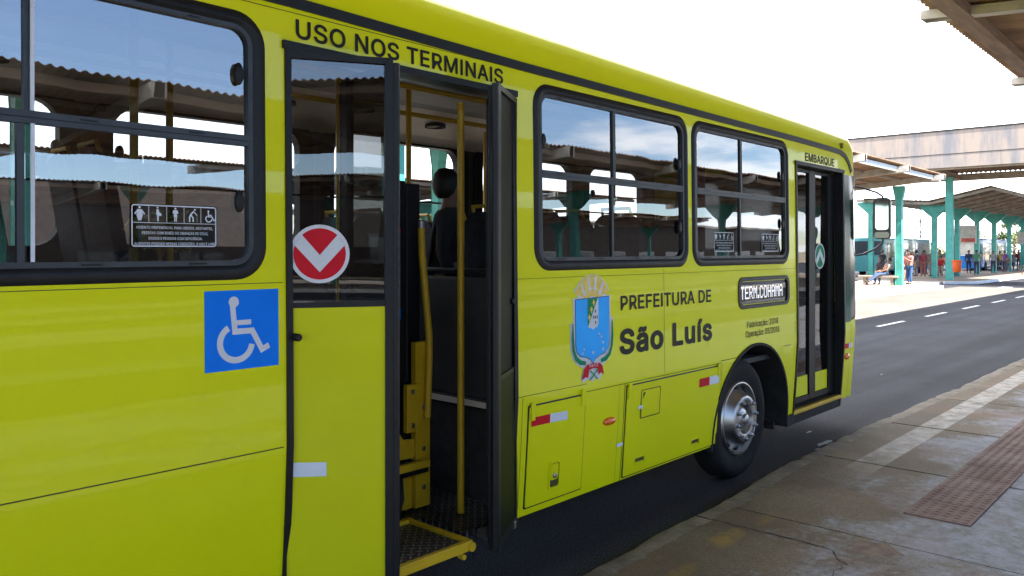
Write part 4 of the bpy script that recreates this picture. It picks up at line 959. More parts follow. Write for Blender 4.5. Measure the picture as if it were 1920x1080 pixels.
# destination display: dark lens with lit dots
ds = MB(); f = side
o = rrect(5.99, 6.975, 1.383, 1.643, .075, 6); i1 = rrect(6.035, 6.93, 1.415, 1.61, .05, 6)
ring(ds, o, i1, .008, -.03, f)
dsp = ds.build('destination_display', M['rubber'], bus, smooth=True, bevel=.004)
b = MB(); b.prism(i1, -.021, -.028, f); b.build('display_board', M['black'], dsp, world=False)
FONT5 = {'T': '11111 00100 00100 00100 00100 00100 00100', 'E': '11111 10000 10000 11110 10000 10000 11111', 'R': '11110 10001 10001 11110 10100 10010 10001', 'M': '10001 11011 10101 10101 10001 10001 10001',
         '.': '00 00 00 00 00 11 11', 'C': '01110 10001 10000 10000 10000 10001 01110', 'O': '01110 10001 10001 10001 10001 10001 01110', 'H': '10001 10001 10001 11111 10001 10001 10001', 'A': '01110 10001 10001 11111 10001 10001 10001'}
ld = MB(); cols = sum(len(FONT5[c].split()[0]) + 1 for c in 'TERM.COHAMA') - 1
px = 0.80 / cols; pz = .105 / 7; cx = 6.075
for c in 'TERM.COHAMA':
    rows = FONT5[c].split()
    for r, row in enumerate(rows):
        for k, bit in enumerate(row):
            if bit == '1':
                xx, zz = cx + k * px, 1.563 - r * pz
                ld.add([f(xx, zz - pz * .86, -.017), f(xx + px * .86, zz - pz * .86, -.017), f(xx + px * .86, zz, -.017), f(xx, zz, -.017)], [(0, 1, 2, 3)])
    cx += (len(rows[0]) + 1) * px
ld.build('lit_dots', M['led'], dsp, world=False)
p_ = MB(); p_.prism(i1, -.004, -.005, f); p_.v = p_.v[:len(i1)]; p_.f = [t for t in p_.f if max(t) < len(i1)]; p_.m = [0] * len(p_.f); p_.build('lens', M['glass_dark'] if False else M['glass_door'], dsp, world=False)

# lettering
def letters(name, rows, f=side, mat='letter'):
    for r in rows:
        for w in range(len(r[0].split(' '))):
            dc = Decal(f, 0.003); dc.text(*r, word=w); dc.build(name, M[mat], bus)
letters('lettering', [("USO NOS TERMINAIS", 1.916, 3.232, 2.778, .083, 18)])
letters('lettering', [("EMBARQUE", 7.365, 8.09, 2.70, .078, 15)])
letters('lettering', [("PREFEITURA DE", 4.335, 5.548, 1.468, .096, 19)])
letters('lettering', [("São Luís", 4.325, 5.552, 1.177, .168, 31)])
letters('lettering', [("Fabricacao: 2018".replace('cacao', 'cação'), 6.14, 6.735, 1.226, .05, 9), ("Operação: 05/2018", 6.115, 6.757, 1.15, .05, 9)])
# access sign
dc = Decal(side, 0.002); dc.poly([[(1.502, 1.379), (1.828, 1.379), (1.828, 1.70), (1.502, 1.70)]], 0); dc.layer(); wheelchair(dc, 1.502, 1.379, .324, 1)
dc.build('access_sign', [M['blue_sign'], M['white']], bus)
# coat of arms
dc = Decal(side, 0.002)
cx0, cw = 3.80, .46
Z = lambda b: 1.044 + b * .666
A = lambda a: cx0 + a * cw
def S(pts): return [(A(a), Z(b)) for a, b in pts]
shield = [(.13, .772), (.88, .785), (.88, .36), (.85, .30), (.78, .255), (.66, .24), (.56, .215), (.5, .175), (.44, .215), (.34, .24), (.22, .255), (.15, .30), (.13, .36)]
def grow(pts, cx, cz, k): return [(cx + (a - cx) * k, cz + (b - cz) * k) for a, b in pts]
crown_o = arc(.505, .66, .44, .34, 150, 30, 16); crown_i = arc(.505, .70, .16, .10, 30, 150, 10)
dc.poly([S([(.08, .90)] + arc(.505, .67, .46, .335, 148, 32, 16) + [(.80, .80), (.92, .80), (.93, .585), (.985, .585), (.985, .34), (.95, .25), (.86, .18), (.72, .135), (.72, .06), (.66, .0), (.58, .03), (.5, .0), (.40, .03), (.30, .0), (.24, .04), (.30, .135), (.15, .18), (.05, .25), (.015, .34), (.015, .56), (.08, .56), (.08, .79), (.2, .79)])], 0)
dc.layer(); dc.poly([S([(p[0], p[1]) for p in crown_o] + [(.72, .80)] + crown_i + [(.27, .80)])], 1)
dc.layer()
for t in (128, 102, 78, 52):
    c, s_ = math.cos(R(t)), math.sin(R(t))
    q = lambda r1, r2: (A(.505 + c * r1), Z(.66 + s_ * r2))
    dc.stroke([q(.40, .325), q(.30, .22)], .022, 0); dc.circle(*q(.285, .215), .016, 0, 12)
for r_ in (.235, .28): dc.stroke([(A(a), Z(b)) for a, b in arc(.505, .66, r_, r_ * .75, 140, 40, 12)], .0025, 0)
for t in range(40, 145, 9):
    c, s_ = math.cos(R(t)), math.sin(R(t)); dc.stroke([(A(.505 + c * .35), Z(.66 + s_ * .27)), (A(.505 + c * .42), Z(.66 + s_ * .325))], .0022, 0)
dc.layer(); dc.poly([S(grow(shield, .505, .5, 1.03))], 3); dc.layer(); dc.poly([S(shield)], 2); dc.layer()
sm_ = [(.385, .775), (.63, .78), (.63, .54), (.60, .505), (.55, .50), (.51, .485), (.46, .50), (.41, .505), (.385, .54)]
dc.poly([S(sm_)], 0); dc.layer(); dc.poly([S([(.385, .775), (.62, .78), (.395, .52), (.385, .54)])], 4); dc.layer()
for a, b in ((.42, .60), (.47, .67), (.525, .735)):
    dc.poly([S([(a - .035, b - .005), (a, b + .035), (a + .035, b - .005), (a + .01, b - .005), (a + .01, b - .03), (a - .01, b - .03), (a - .01, b - .005)])], 1)
for a, b in ((.56, .655), (.515, .60), (.555, .60), (.595, .60), (.56, .55)): dc.poly([S([(a - .012, b - .014), (a + .012, b - .014), (a + .012, b + .014), (a - .012, b + .014)])], 3)
for a, b, r_ in ((.64, .44, .9), (.69, .41, 1), (.73, .355, 1.1), (.73, .29, 1.2), (.27, .235 + .04, .85), (.31, .235, 0) if False else (.50, .26 + .01, 1.1), (.31, .262 - .04 + .0, .0) if False else (.30, .32 - .10 + .02, .0)):
    if r_ > 0: dc.poly([star(A(a), Z(b), .0125 * r_)], 0)
dc.poly([star(A(.30), Z(.262 + .05), .011)], 0)
for sgn in (-1, 1):
    x_ = lambda a: .505 + sgn * a
    lo = [(x_(.455), .56), (x_(.47), .42), (x_(.455), .31), (x_(.40), .225), (x_(.30), .175), (x_(.17), .165)]
    hi = [(x_(.17), .20), (x_(.27), .215), (x_(.355), .25), (x_(.405), .31), (x_(.425), .42), (x_(.435), .56)]
    dc.poly([S(lo + hi)], 4)
    for (a, b), (a2, b2) in zip(lo[:5], hi[::-1][:5]):
        pass
dc.layer(); dc.poly([S([(.30, .13), (.36, .165), (.505, .175), (.65, .165), (.71, .13), (.74, .05), (.66, .075), (.62, .05), (.60, .115), (.505, .125), (.41, .115), (.38, .04), (.33, .055), (.25, .03)])], 5)
dc.layer(); dc.text("1612", A(.40), A(.61), Z(.137), .02, 14, 0)
dc.stroke([(A(.42), Z(.015)), (A(.60), Z(.11))], .008, 6); dc.stroke([(A(.60), Z(.015)), (A(.42), Z(.11))], .008, 6)
dc.build('coat_of_arms', [M['white'], M['crest_gold'], M['crest_blue'], M['crest_line'], M['green_sign'], M['red_sign'], M['green_sign']], bus)

# red and white reflectors, amber lamps
def reflector(x0, x1, z0, z1, split, f=side, d=.002):
    dc = Decal(f, d); xm = x0 + (x1 - x0) * split
    dc.poly([[(x0, z0), (xm, z0), (xm, z1), (x0, z1)]], 0); dc.poly([[(xm, z0), (x1, z0), (x1, z1), (xm, z1)]], 1)
    return dc.build('reflective_sticker', [M['red_sign'], M['white_hi']], bus)
reflector(5.362, 5.667, .836, .90, .5, d=.0108)
reflector(8.335, 8.56, .855, .905, .55)
def amber(x, z, rx, rz_):
    l = MB(); l.lathe([(1.0, -.002), (1.0, -.008), (.8, -.018), (.45, -.023), (0, -.024)], (0, 0, 0), 'y', 24)
    l.v = [(x + a * rx, YS(z) + b, z + c * rz_) for a, b, c in l.v]; l.build('side_marker', M['amber'], bus, smooth=True)
amber(4.226, .762, .068, .026); amber(8.415, .772, .06, .034)
# service flaps
def flap(x0, x1, z0, z1, hinges, d=.0085):
    g_ = MB(); g_.prism(rrect(x0 - .009, x1 + .009, z0 - .009, z1 + .009, .012, 3), .0042, -.01, side)
    g_.build('flap_gap', M['black'], bus)
    p = MB(); p.prism(rrect(x0, x1, z0, z1, .01, 3), d, -.01, side)
    r_ = p.build('service_flap', M['yellow'], bus, bevel=.002)
    for hx, hz in hinges:
        h = MB(); h.prism([(hx - .016, hz - .05), (hx + .016, hz - .05), (hx + .016, hz + .05), (hx - .016, hz + .05)], d + .007, d - .002, side); h.build('hinge', M['yellow'], r_, bevel=.002, world=False)
    return r_
fa = flap(3.432, 3.955, .385, .968, [(3.458, .94), (3.93, .955)])
dc = Decal(side, 0.0105); dc.poly([[(3.448, .853), (3.615, .851), (3.615, .903), (3.448, .905)]], 0); dc.poly([[(3.615, .851), (3.78, .845), (3.78, .897), (3.615, .903)]], 1); dc.build('reflective_sticker', [M['red_sign'], M['white_hi']], fa, world=False)
h = MB(); o = rrect(3.628, 3.732, .446, .612, .02, 4); ring(h, o, rrect(3.638, 3.722, .458, .60, .014, 4), .0155, .004, side, 0); h.prism(rrect(3.645, 3.715, .50, .595, .012, 4), .0125, .004, side, 0); h.prism(rrect(3.633, 3.727, .452, .606, .012, 3), .0095, .004, side, 1)
h.lathe([(.016, -.012), (.016, -.02), (.011, -.024), (0, -.0245)], (3.682, YS(.525), .525), 'y', 16, 2)
h.build('latch', [M['yellow'], M['seam'], M['steel']], fa, world=False)
fb = flap(4.415, 5.683, .358, .962, [(4.44, .93), (5.66, .935)])
h = MB(); ring(h, rrect(4.578, 4.822, .722, .918, .012, 3), rrect(4.584, 4.816, .728, .912, .010, 3), .0097, .004, side, 1); h.prism(rrect(4.588, 4.812, .732, .908, .008, 3), .011, .004, side, 0)
h.prism([(4.60, .855), (4.632, .90), (4.60, .90)], .0117, .010, side, 2); h.build('small_hatch', [M['yellow'], M['seam'], M['black']], fb, world=False)
for x0, z0 in ((4.535, .408), (5.285, .398)):
    h = MB(); ring(h, rrect(x0, x0 + .125, z0, z0 + .055, .008, 3), rrect(x0 + .006, x0 + .119, z0 + .006, z0 + .049, .005, 3), .0145, .004, side, 0); h.prism(rrect(x0 + .004, x0 + .121, z0 + .004, z0 + .051, .004, 3), .0095, .004, side, 1); h.prism(rrect(x0 + .012, x0 + .113, z0 + .008, z0 + .022, .004, 3), .013, .004, side, 0)
    h.build('latch', [M['yellow'], M['seam']], fb, world=False)
def patch(x0, x1, z0, z1, d=.009):
    dc = Decal(side, d); dc.poly([[(x0, z0), (x1, z0), (x1, z1), (x0, z1)]]); dc.build('tape_patch', M['white_hi'], bus)
patch(4.545, 4.60, .792, .815, .0125); patch(4.32, 4.39, .575, .598)

# door openings: black surround
def surround(x0, x1, z1, zb):
    s = MB(); w = .02
    for a, b, c, d in ((x0 - .009, x0 + w, zb, z1), (x1 - w, x1 + .009, zb, z1)):
        zz = [c] + [z for z, _ in LZ if c < z < d] + [d]
        for u, v in zip(zz, zz[1:]): s.add([side(a, u, .010), side(b, u, .010), side(b, v, .010), side(a, v, .010), side(a, u, -.085), side(b, u, -.085), side(b, v, -.085), side(a, v, -.085)], [(0, 1, 2, 3), (7, 6, 5, 4), (0, 3, 7, 4), (1, 5, 6, 2)])
    s.prism([(x0 - .02, z1 - .022), (x1 + .02, z1 - .022), (x1 + .02, z1 + .012), (x0 - .02, z1 + .012)], .016, -.09, side)
    return s.build('door_surround', M['rubber'], bus)
surround(D1[0], D1[1], D1[2], .30); surround(D2[0], D2[1], D2[2], .30)
hd = MB(); hd.box(D1[0] - .05, D2[1] + .05, .09, .30, 2.76, 2.9); hd.build('door_header', M['black'], bus, bevel=.02)
# folding leaves
def leaf(p, q, z0, z1, split, low, upmat, post=0.05, railw=.04, seal=True, topy=None):
    """one glazed leaf standing on the line p-q; low = lower panel material or None"""
    P, Q = Vector(p), Vector(q); L = (Q - P).length; u = (Q - P) / L; n = Vector((u.y, -u.x))
    f = lambda a, b, d: (P.x + u.x * a + n.x * d, P.y + u.y * a + n.y * d, b)
    t = .016
    fr = MB()
    fr.prism([(0, z0), (railw, z0), (railw, z1), (0, z1)], t, -t, f); fr.prism([(L - post, z0), (L, z0), (L, z1), (L - post, z1)], t * 1.2, -t * 1.2, f)
    fr.prism([(railw, z1 - .028), (L - post, z1 - .028), (L - post, z1), (railw, z1)], t, -t, f); fr.prism([(railw, z0), (L - post, z0), (L - post, z0 + .05), (railw, z0 + .05)], t, -t, f)
    if split: fr.prism([(railw, split - .012), (L - post, split - .012), (L - post, split + .012), (railw, split + .012)], t * .7, -t * .7, f)
    root = fr.build('door', M['rubber'], bus, bevel=.006)
    g_ = MB(); zb = split + .012 if split else z0 + .05
    g_.add([f(railw - .01, zb, 0), f(L - post + .01, zb, 0), f(L - post + .01, z1 - .02, 0), f(railw - .01, z1 - .02, 0)], [(0, 1, 2, 3)]); g_.build('glass', M[upmat], root, world=False)
    if low:
        l = MB(); l.prism([(railw, z0 + .05), (L - post, z0 + .05), (L - post, split - .012), (railw, split - .012)], .010, -.010, f); l.build('lower_panel', M[low], root, world=False)
    if seal:
        s = MB(); s.tube([f(L + .012, z0 + .02, 0), f(L + .012, z1 - .02, 0)], .02, 12); s.build('edge_seal', M['rubber'], root, smooth=True, world=False)
    return root, f
la, fa_ = leaf((1.872, .035), (2.276, -.20), .33, 2.715, 1.625, 'yellow_shaded', 'glass_door', railw=.012, post=.035)
leaf((2.30, -.185), (2.335, .24), .33, 2.70, 1.625, 'black', 'glass_dark')
lc, fc_ = leaf((3.345, .035), (2.945, -.195), .33, 2.715, 1.2, 'glass_olive', 'black_panel', seal=True)
leaf((2.95, -.165), (3.24, .13), .33, 2.70, 1.625, 'black', 'glass_dark', seal=False)
# red round arrow
def round_sign(root, f, a, z, r, mi0, up):
    dc = Decal(f, .0125)
    dc.circle(a, z, r, 0, 40); dc.layer(); dc.circle(a, z, r * .875, 1, 40); dc.layer()
    s = 1 if up else -1
    V = lambda x, y: (a + r * x, z + s * r * y)
    dc.poly([[V(-.84, -.30), V(-.60, -.66), V(0, .02 + .02), V(.60, -.66), V(.84, -.30), V(0, .62)]], 0)
    dc.build('round_sign', [M['white'], M[mi0]], root, world=False)
fl_ = lambda a, b, d: fa_(a, b, -d if False else d)
round_sign(la, fl_, .150, 1.846, .127, 'red_sign', False)
dc = Decal(fl_, .0125); dc.poly([[(.0, .892), (.02, .890), (.02, .952), (.0, .953)]], 1); dc.poly([[(.02, .890), (.178, .882), (.178, .942), (.02, .952)]], 0); dc.build('reflective_sticker', [M['white_hi'], M['red_sign']], la, world=False)
for xx, zz in ((1.892, 1.49),):
    s = MB(); s.lathe([(.016, .02), (.016, -.04), (.012, -.045), (0, -.045)], (xx + .01, YS(zz), zz), 'y', 14); s.build('door_buffer', M['rubber'], bus, smooth=True)
for zz in (1.58, .55):
    s = MB(); s.lathe([(.016, .02), (.016, -.03), (.012, -.035), (0, -.035)], (3.27, YS(zz), zz), 'y', 14); s.build('door_buffer', M['rubber'], bus, smooth=True)
# front door leaves, closed, set back on the step
fd = .12
ld1, f1 = leaf((7.30, fd), (7.79, fd), .42, 2.64, None, None, 'glass_front', post=.12, seal=False)
ld2, f2 = leaf((7.80, fd), (8.30, fd), .42, 2.64, None, None, 'glass_front', post=.15, railw=.02, seal=False)
for root, f, a0, a1 in ((ld1, f1, .04, .35), (ld2, f2, .03, .34)):
    l = MB(); l.prism([(a0, .475), (a1, .475), (a1, .66), (a0, .66)], .008, -.008, f); l.build('lower_panel', M['yellow'], root, world=False)
round_sign(ld2, f2, .150, 1.806, .127, 'green_sign', True)
dc = Decal(f1, .02); dc.poly([[(.01, .96), (.10, .96), (.10, 1.04), (.01, 1.04)]]); dc.build('tape_patch', M['white_hi'], ld1, world=False)
# steps
st = MB(); st.box(7.13, 8.33, .055, .86, .30, .385, 0); so = st.build('front_step', M['tread'], bus)
ns = MB(); ns.box(7.15, 8.31, .030, .075, .352, .3885, 0); ns.build('nosing', M['yellow_in'], so, bevel=.006, world=False)
sk = MB(); sk.box(7.12, 8.33, .045, .09, .268, .35); sk.build('step_skirt', M['blackmatte'], bus)

# wheelchair lift in the rear doorway
lf = MB(); lf.box(1.90, 2.84, -.085, .36, .345, .375)
tray = lf.build('lift_platform', M['tread'], bus)
ed = MB(); ed.box(1.90, 2.87, -.110, -.082, .338, .390); ed.box(2.838, 2.87, -.082, .36, .365, .392); ed.box(1.90, 2.87, .35, .385, .368, .395)
ed.box(1.9, 2.84, -.122, -.1145, .385, .395)
for x in (2.05, 2.35, 2.81): ed.tube([(x, -.112, .316), (x, -.07, .316)], .014, 12)
ed.tube([(2.86, -.122, .358), (2.86, -.07, .358)], .024, 16)
ed.build('lift_edge', M['yellow_in'], tray, bevel=.004, world=False)
w_ = MB(); w_.box(1.82, 3.40, .385, 1.15, .335, .365); w_.box(2.965, 3.40, .06, .385, .33, .362); w_.build('stepwell_floor', M['tread'], bus)
sp_ = MB(); sp_.box(1.9, 3.03, .46, .78, .635, .66); s2 = sp_.build('lift_step', M['tread'], bus)
e2 = MB(); e2.box(1.9, 3.06, .425, .459, .628, .668); e2.box(3.031, 3.06, .459, .78, .64, .668); e2.build('step_edge', M['yellow_in'], s2, world=False, bevel=.003)
e3 = MB(); e3.box(1.9, 3.05, .43, .455, .60, .626); e3.build('step_shadow_strip', M['rubber'], s2, world=False)
ma = MB(); ma.box(3.005, 3.115, .49, .53, .385, 1.335); ma.box(2.93, 3.02, .475, .51, .83, 1.10)
ma.prism([(2.80, .68), (2.80, .99), (2.825, 1.01), (2.85, .99), (2.87, .86), (2.92, .79), (3.0, .78), (3.0, .68)], .50, .52, lambda a, b, d: (a, d, b))
ma.prism([(2.82, .42 + .03), (2.88, .40), (2.95, .385), (3.0, .385), (3.0, .62), (2.80, .62), (2.80, .52)], .52, .545, lambda a, b, d: (a, d, b))
mo = ma.build('lift_mast', M['yellow_in'], bus, bevel=.004)
for x, z in ((2.965, 1.06), (2.965, .87), (3.06, .96), (3.06, .72), (3.06, .5)):
    bo = MB(); bo.lathe([(.014, 0), (.014, -.012), (0, -.012)], (x, .489 if x > 3 else .474, z), 'y', 6)
    bo.build('bolt', M['steel'], mo, world=False)
hh = MB(); hh.tube([(3.03, .47, 1.99), (3.035, .47, 1.85), (3.09, .47, 1.36), (3.09, .47, 1.25), (3.075, .47, .90)], .021, 12); hh.build('handrail', M['yellow_in'], bus, smooth=True)
hp = MB(); hp.tube([(3.029, .47, 2.03), (3.03, .47, 1.985)], .018, 12); hp.build('rail_cap', M['steel'], bus, smooth=True)
bl = MB(); bl.box(2.88, 2.975, .54, .62, .40, 2.26); bl.box(2.995, 3.10, .56, .63, .40, 2.25); bl.box(2.978, 2.993, .58, .64, .4, 2.2); bl.build('lift_column', M['rubber'], bus, bevel=.008)
lb = Decal(lambda a, b, d: (a + .035, .54 - d, b), .003); lb.poly([[(2.866, 1.53), (2.898, 1.53), (2.898, 1.99), (2.866, 1.99)]], 0); lb.layer(); lb.poly([[(2.866, 1.47), (2.898, 1.47), (2.898, 1.53), (2.866, 1.53)]], 1); lb.poly([[(2.868, 1.96), (2.896, 1.96), (2.896, 1.985), (2.868, 1.985)]], 2)
for k in range(5): lb.stroke(arc(2.882, 1.60 + .075 * k, .009, .016, 0, 330, 10), .004, 3)
lb.build('column_label', [M['inner_grey'], M['blue_sign'], M['red_sign'], M['white_hi']], bus)
st_ = MB(); st_.tube([(2.75, .42, .39), (2.86, .50, .47), (2.93, .56, .60)], [.05, .055, .03], 12); st_.build('lift_arm', M['blackmatte'], bus, smooth=True)
# bright tread bracket by the right jamb
br = MB(); br.box(3.06, 3.3, -.02, .055, .318, .358); br.build('bracket', M['steel'], bus, bevel=.003)
# grab poles
def pole(pts, r=.02, mat='yellow_in'):
    t = MB(); t.tube(pts, r, 12, 0); return t.build('grab_pole', M[mat], bus, smooth=True)
pole([(3.165, .285, .37), (3.165, .285, 2.70)], .0205)
pole([(3.68, 1.35, .95), (3.68, 1.35, 3.0)], .02); pole([(3.10, 1.36, .95), (3.10, 1.36, 3.0)], .022); pole([(3.22, 1.5, .95), (3.22, 1.5, 3.0)], .019, 'maroon'); pole([(5.93, .3, .95), (5.93, .3, 2.95)], .032, 'maroon')
pole([(5.02, 1.9, .95), (5.02, 1.9, 2.9)], .02); pole([(2.02, 1.45, .95), (2.02, 1.45, 3.0)], .02); pole([(1.62, .95, .95), (1.62, .95, 3.0)], .02); pole([(.2, 1.3, .95), (.2, 1.3, 3.0)], .02)
pole([(-2.2, 1.5, 2.86), (8.2, 1.5, 2.86)], .018); pole([(-2.2, .75, 2.86), (8.2, .75, 2.86)], .018)
pole([(6.1, 1.3, .95), (6.1, 1.3, 3.0)], .02); pole([(7.05, .95, .95), (7.05, .95, 2.9)], .02)
# partitions behind the doorway
pt = MB(); pt.box(3.42, 3.46, .10, 1.15, .96, 1.70); pt.build('partition', M['inner_grey'], bus, bevel=.02)
pt = MB(); pt.tube([(3.44, .12, .95), (3.44, .12, 1.74), (3.44, 1.14, 1.74), (3.44, 1.14, .95)], .016, 10); pt.build('grab_pole', M['alu_dark'], bus, smooth=True)
pt = MB(); pt.box(3.385, 3.40, .1, 1.15, .925, .958); pt.build('floor_trim', M['cove'], bus)
pr = MB(); pr.box(3.4, 5.2, 1.175, 1.195, 1.0, 1.035); pr.box(3.55, 5.2, 1.1, 1.14, 1.70, 1.735); pr.build('trim_rail', M['inner_grey'], bus)
# seats
def seat(x, y, z, w=.86, hs=True):
    s = MB(); s.prism([(x - .02, z + .40), (x + .40, z + .42), (x + .42, z + .47), (x + .02, z + .49), (x - .03, z + .46)], y, y + w, lambda a, b, d: (a, d, b)); c = s.build('passenger_seat', M['seat'], bus, bevel=.02)
    for k in range(2 if w > .6 else 1):
        yy = y + .02 + k * (w / 2); ww = (w / 2 if w > .6 else w) - .05
        b_ = MB(); pts = rrect(yy, yy + ww, z + .44, z + 1.12, .12, 5); b_.prism(pts, 0, .075, lambda a, b, d: (x - .04 - d - (b - z - .44) * .16, a, b)); b_.build('backrest', M['seat'], c, bevel=.015, world=False)
        h_ = MB(); h_.tube([(x - .16, yy + .06, z + 1.05), (x - .20, yy + .07, z + 1.16), (x - .20, yy + ww - .07, z + 1.16), (x - .16, yy + ww - .06, z + 1.05)], .014, 8); h_.build('grab_handle', M['yellow_in'], c, smooth=True, world=False)
    l = MB(); l.box(x + .1, x + .16, y + .1, y + w - .1, z, z + .41); l.build('seat_leg', M['inner_grey'], c, world=False)
for x in (-1.6, -.75, .1, .95): seat(x, .12, 1.15)
for x in (-1.5, -.65, .2, 1.05, 1.9): seat(x, 1.55, 1.30)
for x in (3.85, 4.7, 5.6): seat(x, 1.55, 1.0)
for x in (4.05, 4.95, 5.7): seat(x, .12, 1.0)
rb = MB(); rb.box(XR + .1, 1.5, .08, 2.4, .95, 1.15); rb.build('rear_floor', M['floor_in'], bus)
# far windows: black rounded frames seen from inside
fo = lambda a, b, d: (a, WID - .075 - d, b)
for a, b in FWIN:
    w = MB(); ring(w, rrect(a, b, FZ0, FZ1, .12, 6), rrect(a + .12, b - .12, FZ0 + .09, FZ1 - .05, .15, 6), .012, -.07, fo)
    r_ = w.build('window', M['rubber'], bus)
    p = MB(); p.add([fo(a + .04, FZ0 + .04, -.05), fo(b - .04, FZ0 + .04, -.05), fo(b - .04, FZ1 - .04, -.05), fo(a + .04, FZ1 - .04, -.05)], [(0, 1, 2, 3)]); p.build('pane', M['glass_far'], r_, world=False)
    bb = MB(); bb.box(a + .08, b - .08, WID - .09, WID - .06, 2.285, 2.30); bb.build('rail', M['rubber'], r_, world=False)
    for lx in (a + .15, b - .15):
        l = MB(); l.lathe([(.03, 0), (.03, -.03), (.02, -.04), (0, -.04)], (lx, WID - .09, 2.5), 'y', 12, sx=.8, sy=1.5); l.build('latch', M['rubber'], r_, smooth=True, world=False)
# cab: dash, driver screen
db = MB(); db.box(7.9, 8.6, 1.3, 2.35, .95, 1.5); db.box(8.35, 8.62, .2, 2.3, .95, 1.35); db.box(7.2, 7.26, 1.25, 2.4, .95, 2.0); db.build('dashboard', M['inner_dark'], bus, bevel=.03)
# corner glass and windscreen
qg = MB()
def capxy(z, s, proud):
    """s<0 on the flat side, s>=0 an angle round the corner"""
    y = YS(z)
    if s < 0: return (XF + s, y - proud, z)
    return (XF + (CR + proud) * math.sin(s), y + CR - (CR + proud) * math.cos(s), z)
cols_ = [-.235, -.12, 0.0, .2, .38]
zsq = [1.128, 1.16, 1.2, 1.3, 1.6, 2.0, 2.3, 2.5, 2.60, 2.64]
def sl(z, s):
    k = 0
    return s
gridq = []
for z in zsq:
    lim = .38 if z > 1.3 else .38 * max(0.0, (z - 1.128) / .172) ** .5 - (.12 if z < 1.14 else .0)
    gridq.append([capxy(z, min(c, lim) if c > 0 or lim < 0 else c, .004) for c in cols_])
nq = len(cols_); qg.v = [p for r_ in gridq for p in r_]
for i in range(len(zsq) - 1):
    for j in range(nq - 1): qg.f.append((i * nq + j, i * nq + j + 1, (i + 1) * nq + j + 1, (i + 1) * nq + j)); qg.m.append(0)
qg.build('corner_glass', M['corner_glass'], bus, smooth=True)
ck = MB(); ck.v = [capxy(z, s, .012) for z in (1.5, 2.62) for s in (.26, .36)]; ck.f = [(0, 1, 3, 2)]; ck.m = [0]
ws = MB(); ws.prism(rrect(.32, 2.18, 1.25, 2.78, .15, 6), 0, .03, lambda a, b, d: (XF + CR + .012 - d, a, b)); ws.build('windscreen', M['car_glass'], bus)
for y in (.4, 2.1):
    hl_ = MB(); hl_.lathe([(.1, 0), (.09, .03), (.05, .045), (0, .05)], (XF + CR, y, .75), 'x', 20, sx=1.4); hl_.build('headlight', M['chrome'], bus, smooth=True)
# wing mirror on two arms
ar = MB(); ar.tube([(8.70, .10, 2.545), (8.80, .0, 2.53), (8.98, -.10, 2.485), (9.10, -.12, 2.45), (9.13, -.12, 2.39)], .011, 10); ar.tube([(8.72, .10, 1.80), (8.85, .0, 1.82), (9.0, -.08, 1.88), (9.10, -.12, 1.94), (9.13, -.12, 2.02)], .011, 10)
ar.box(8.62, 8.70, .03, .09, 2.49, 2.63); ar.box(8.62, 8.71, .03, .09, 1.73, 1.87)
aro = ar.build('wing_mirror', M['black'], bus, smooth=True)
# housing faces the rear (-x) and a little outwards
mo_ = rrect(-.10, .075, 1.985, 2.435, .05, 6)
mh = MB(); fm = lambda a, b, d: (9.13 - d + a * .30, -.12 - a * .95 * -1 * -1 - d * .2, b)
mh.prism(mo_, .02, -.07, fm); mh.build('mirror_housing', M['black'], aro, bevel=.02, world=False)
mg = MB(); mi_ = rrect(-.078, .053, 2.085, 2.408, .035, 6); mg.prism(mi_, .024, .02, fm); mg.build('mirror_glass', pmat('mirror_glass', (.30, .33, .31), .03, metal=1.0, var=.02), aro, world=False)
mg = MB(); mi_ = rrect(-.085, .06, 1.998, 2.062, .025, 6); mg.prism(mi_, .024, .02, fm); mg.build('mirror_glass', M['car_glass'], aro, world=False)

# ------------------------------------------------------------------ platform canopies
def interp(prof, y):
    pr = sorted(prof)
    for (a, u), (b, v) in zip(pr, pr[1:]):
        if a <= y <= b: return u + (v - u) * (y - a) / (b - a)
    return pr[0][1] if y < pr[0][0] else pr[-1][1]
def corrugated(prof, x0, x1, period=.177, amp=.026, thick=.014, per=6, along='x'):
    mb = MB(); n = int((x1 - x0) / period * per); k = len(prof)
    for side_ in (0, 1):
        o = len(mb.v)
        for i in range(n + 1):
            x = x0 + (x1 - x0) * i / n; w = amp * math.sin(2 * math.pi * (x - x0) / period) + (thick if side_ else 0)
            for a, z in prof: mb.v.append((x, a, z + w) if along == 'x' else (a, x, z + w))
        for i in range(n):
            for j in range(k - 1):
                f = (o + i * k + j, o + (i + 1) * k + j, o + (i + 1) * k + j + 1, o + i * k + j + 1)
                mb.f.append(f); mb.m.append(0)
    m = (n + 1) * k
    for i in range(n):
        for j in (0, k - 1):
            a, b = i * k + j, (i + 1) * k + j; mb.f.append((a, b, b + m, a + m)); mb.m.append(0)
    return mb
def flared_post(z0, z1, w=.30, t=.28, fl=.85, fh=.75):
    mb = MB(); h = w / 2
    mb.prism([(-h, z0), (h, z0), (h * .92, z1 - fh), (fl, z1 - .12), (fl, z1), (-fl, z1), (-fl, z1 - .12), (-h * .92, z1 - fh)], -t / 2, t / 2, lambda a, b, d: (d, a, b))
    return mb
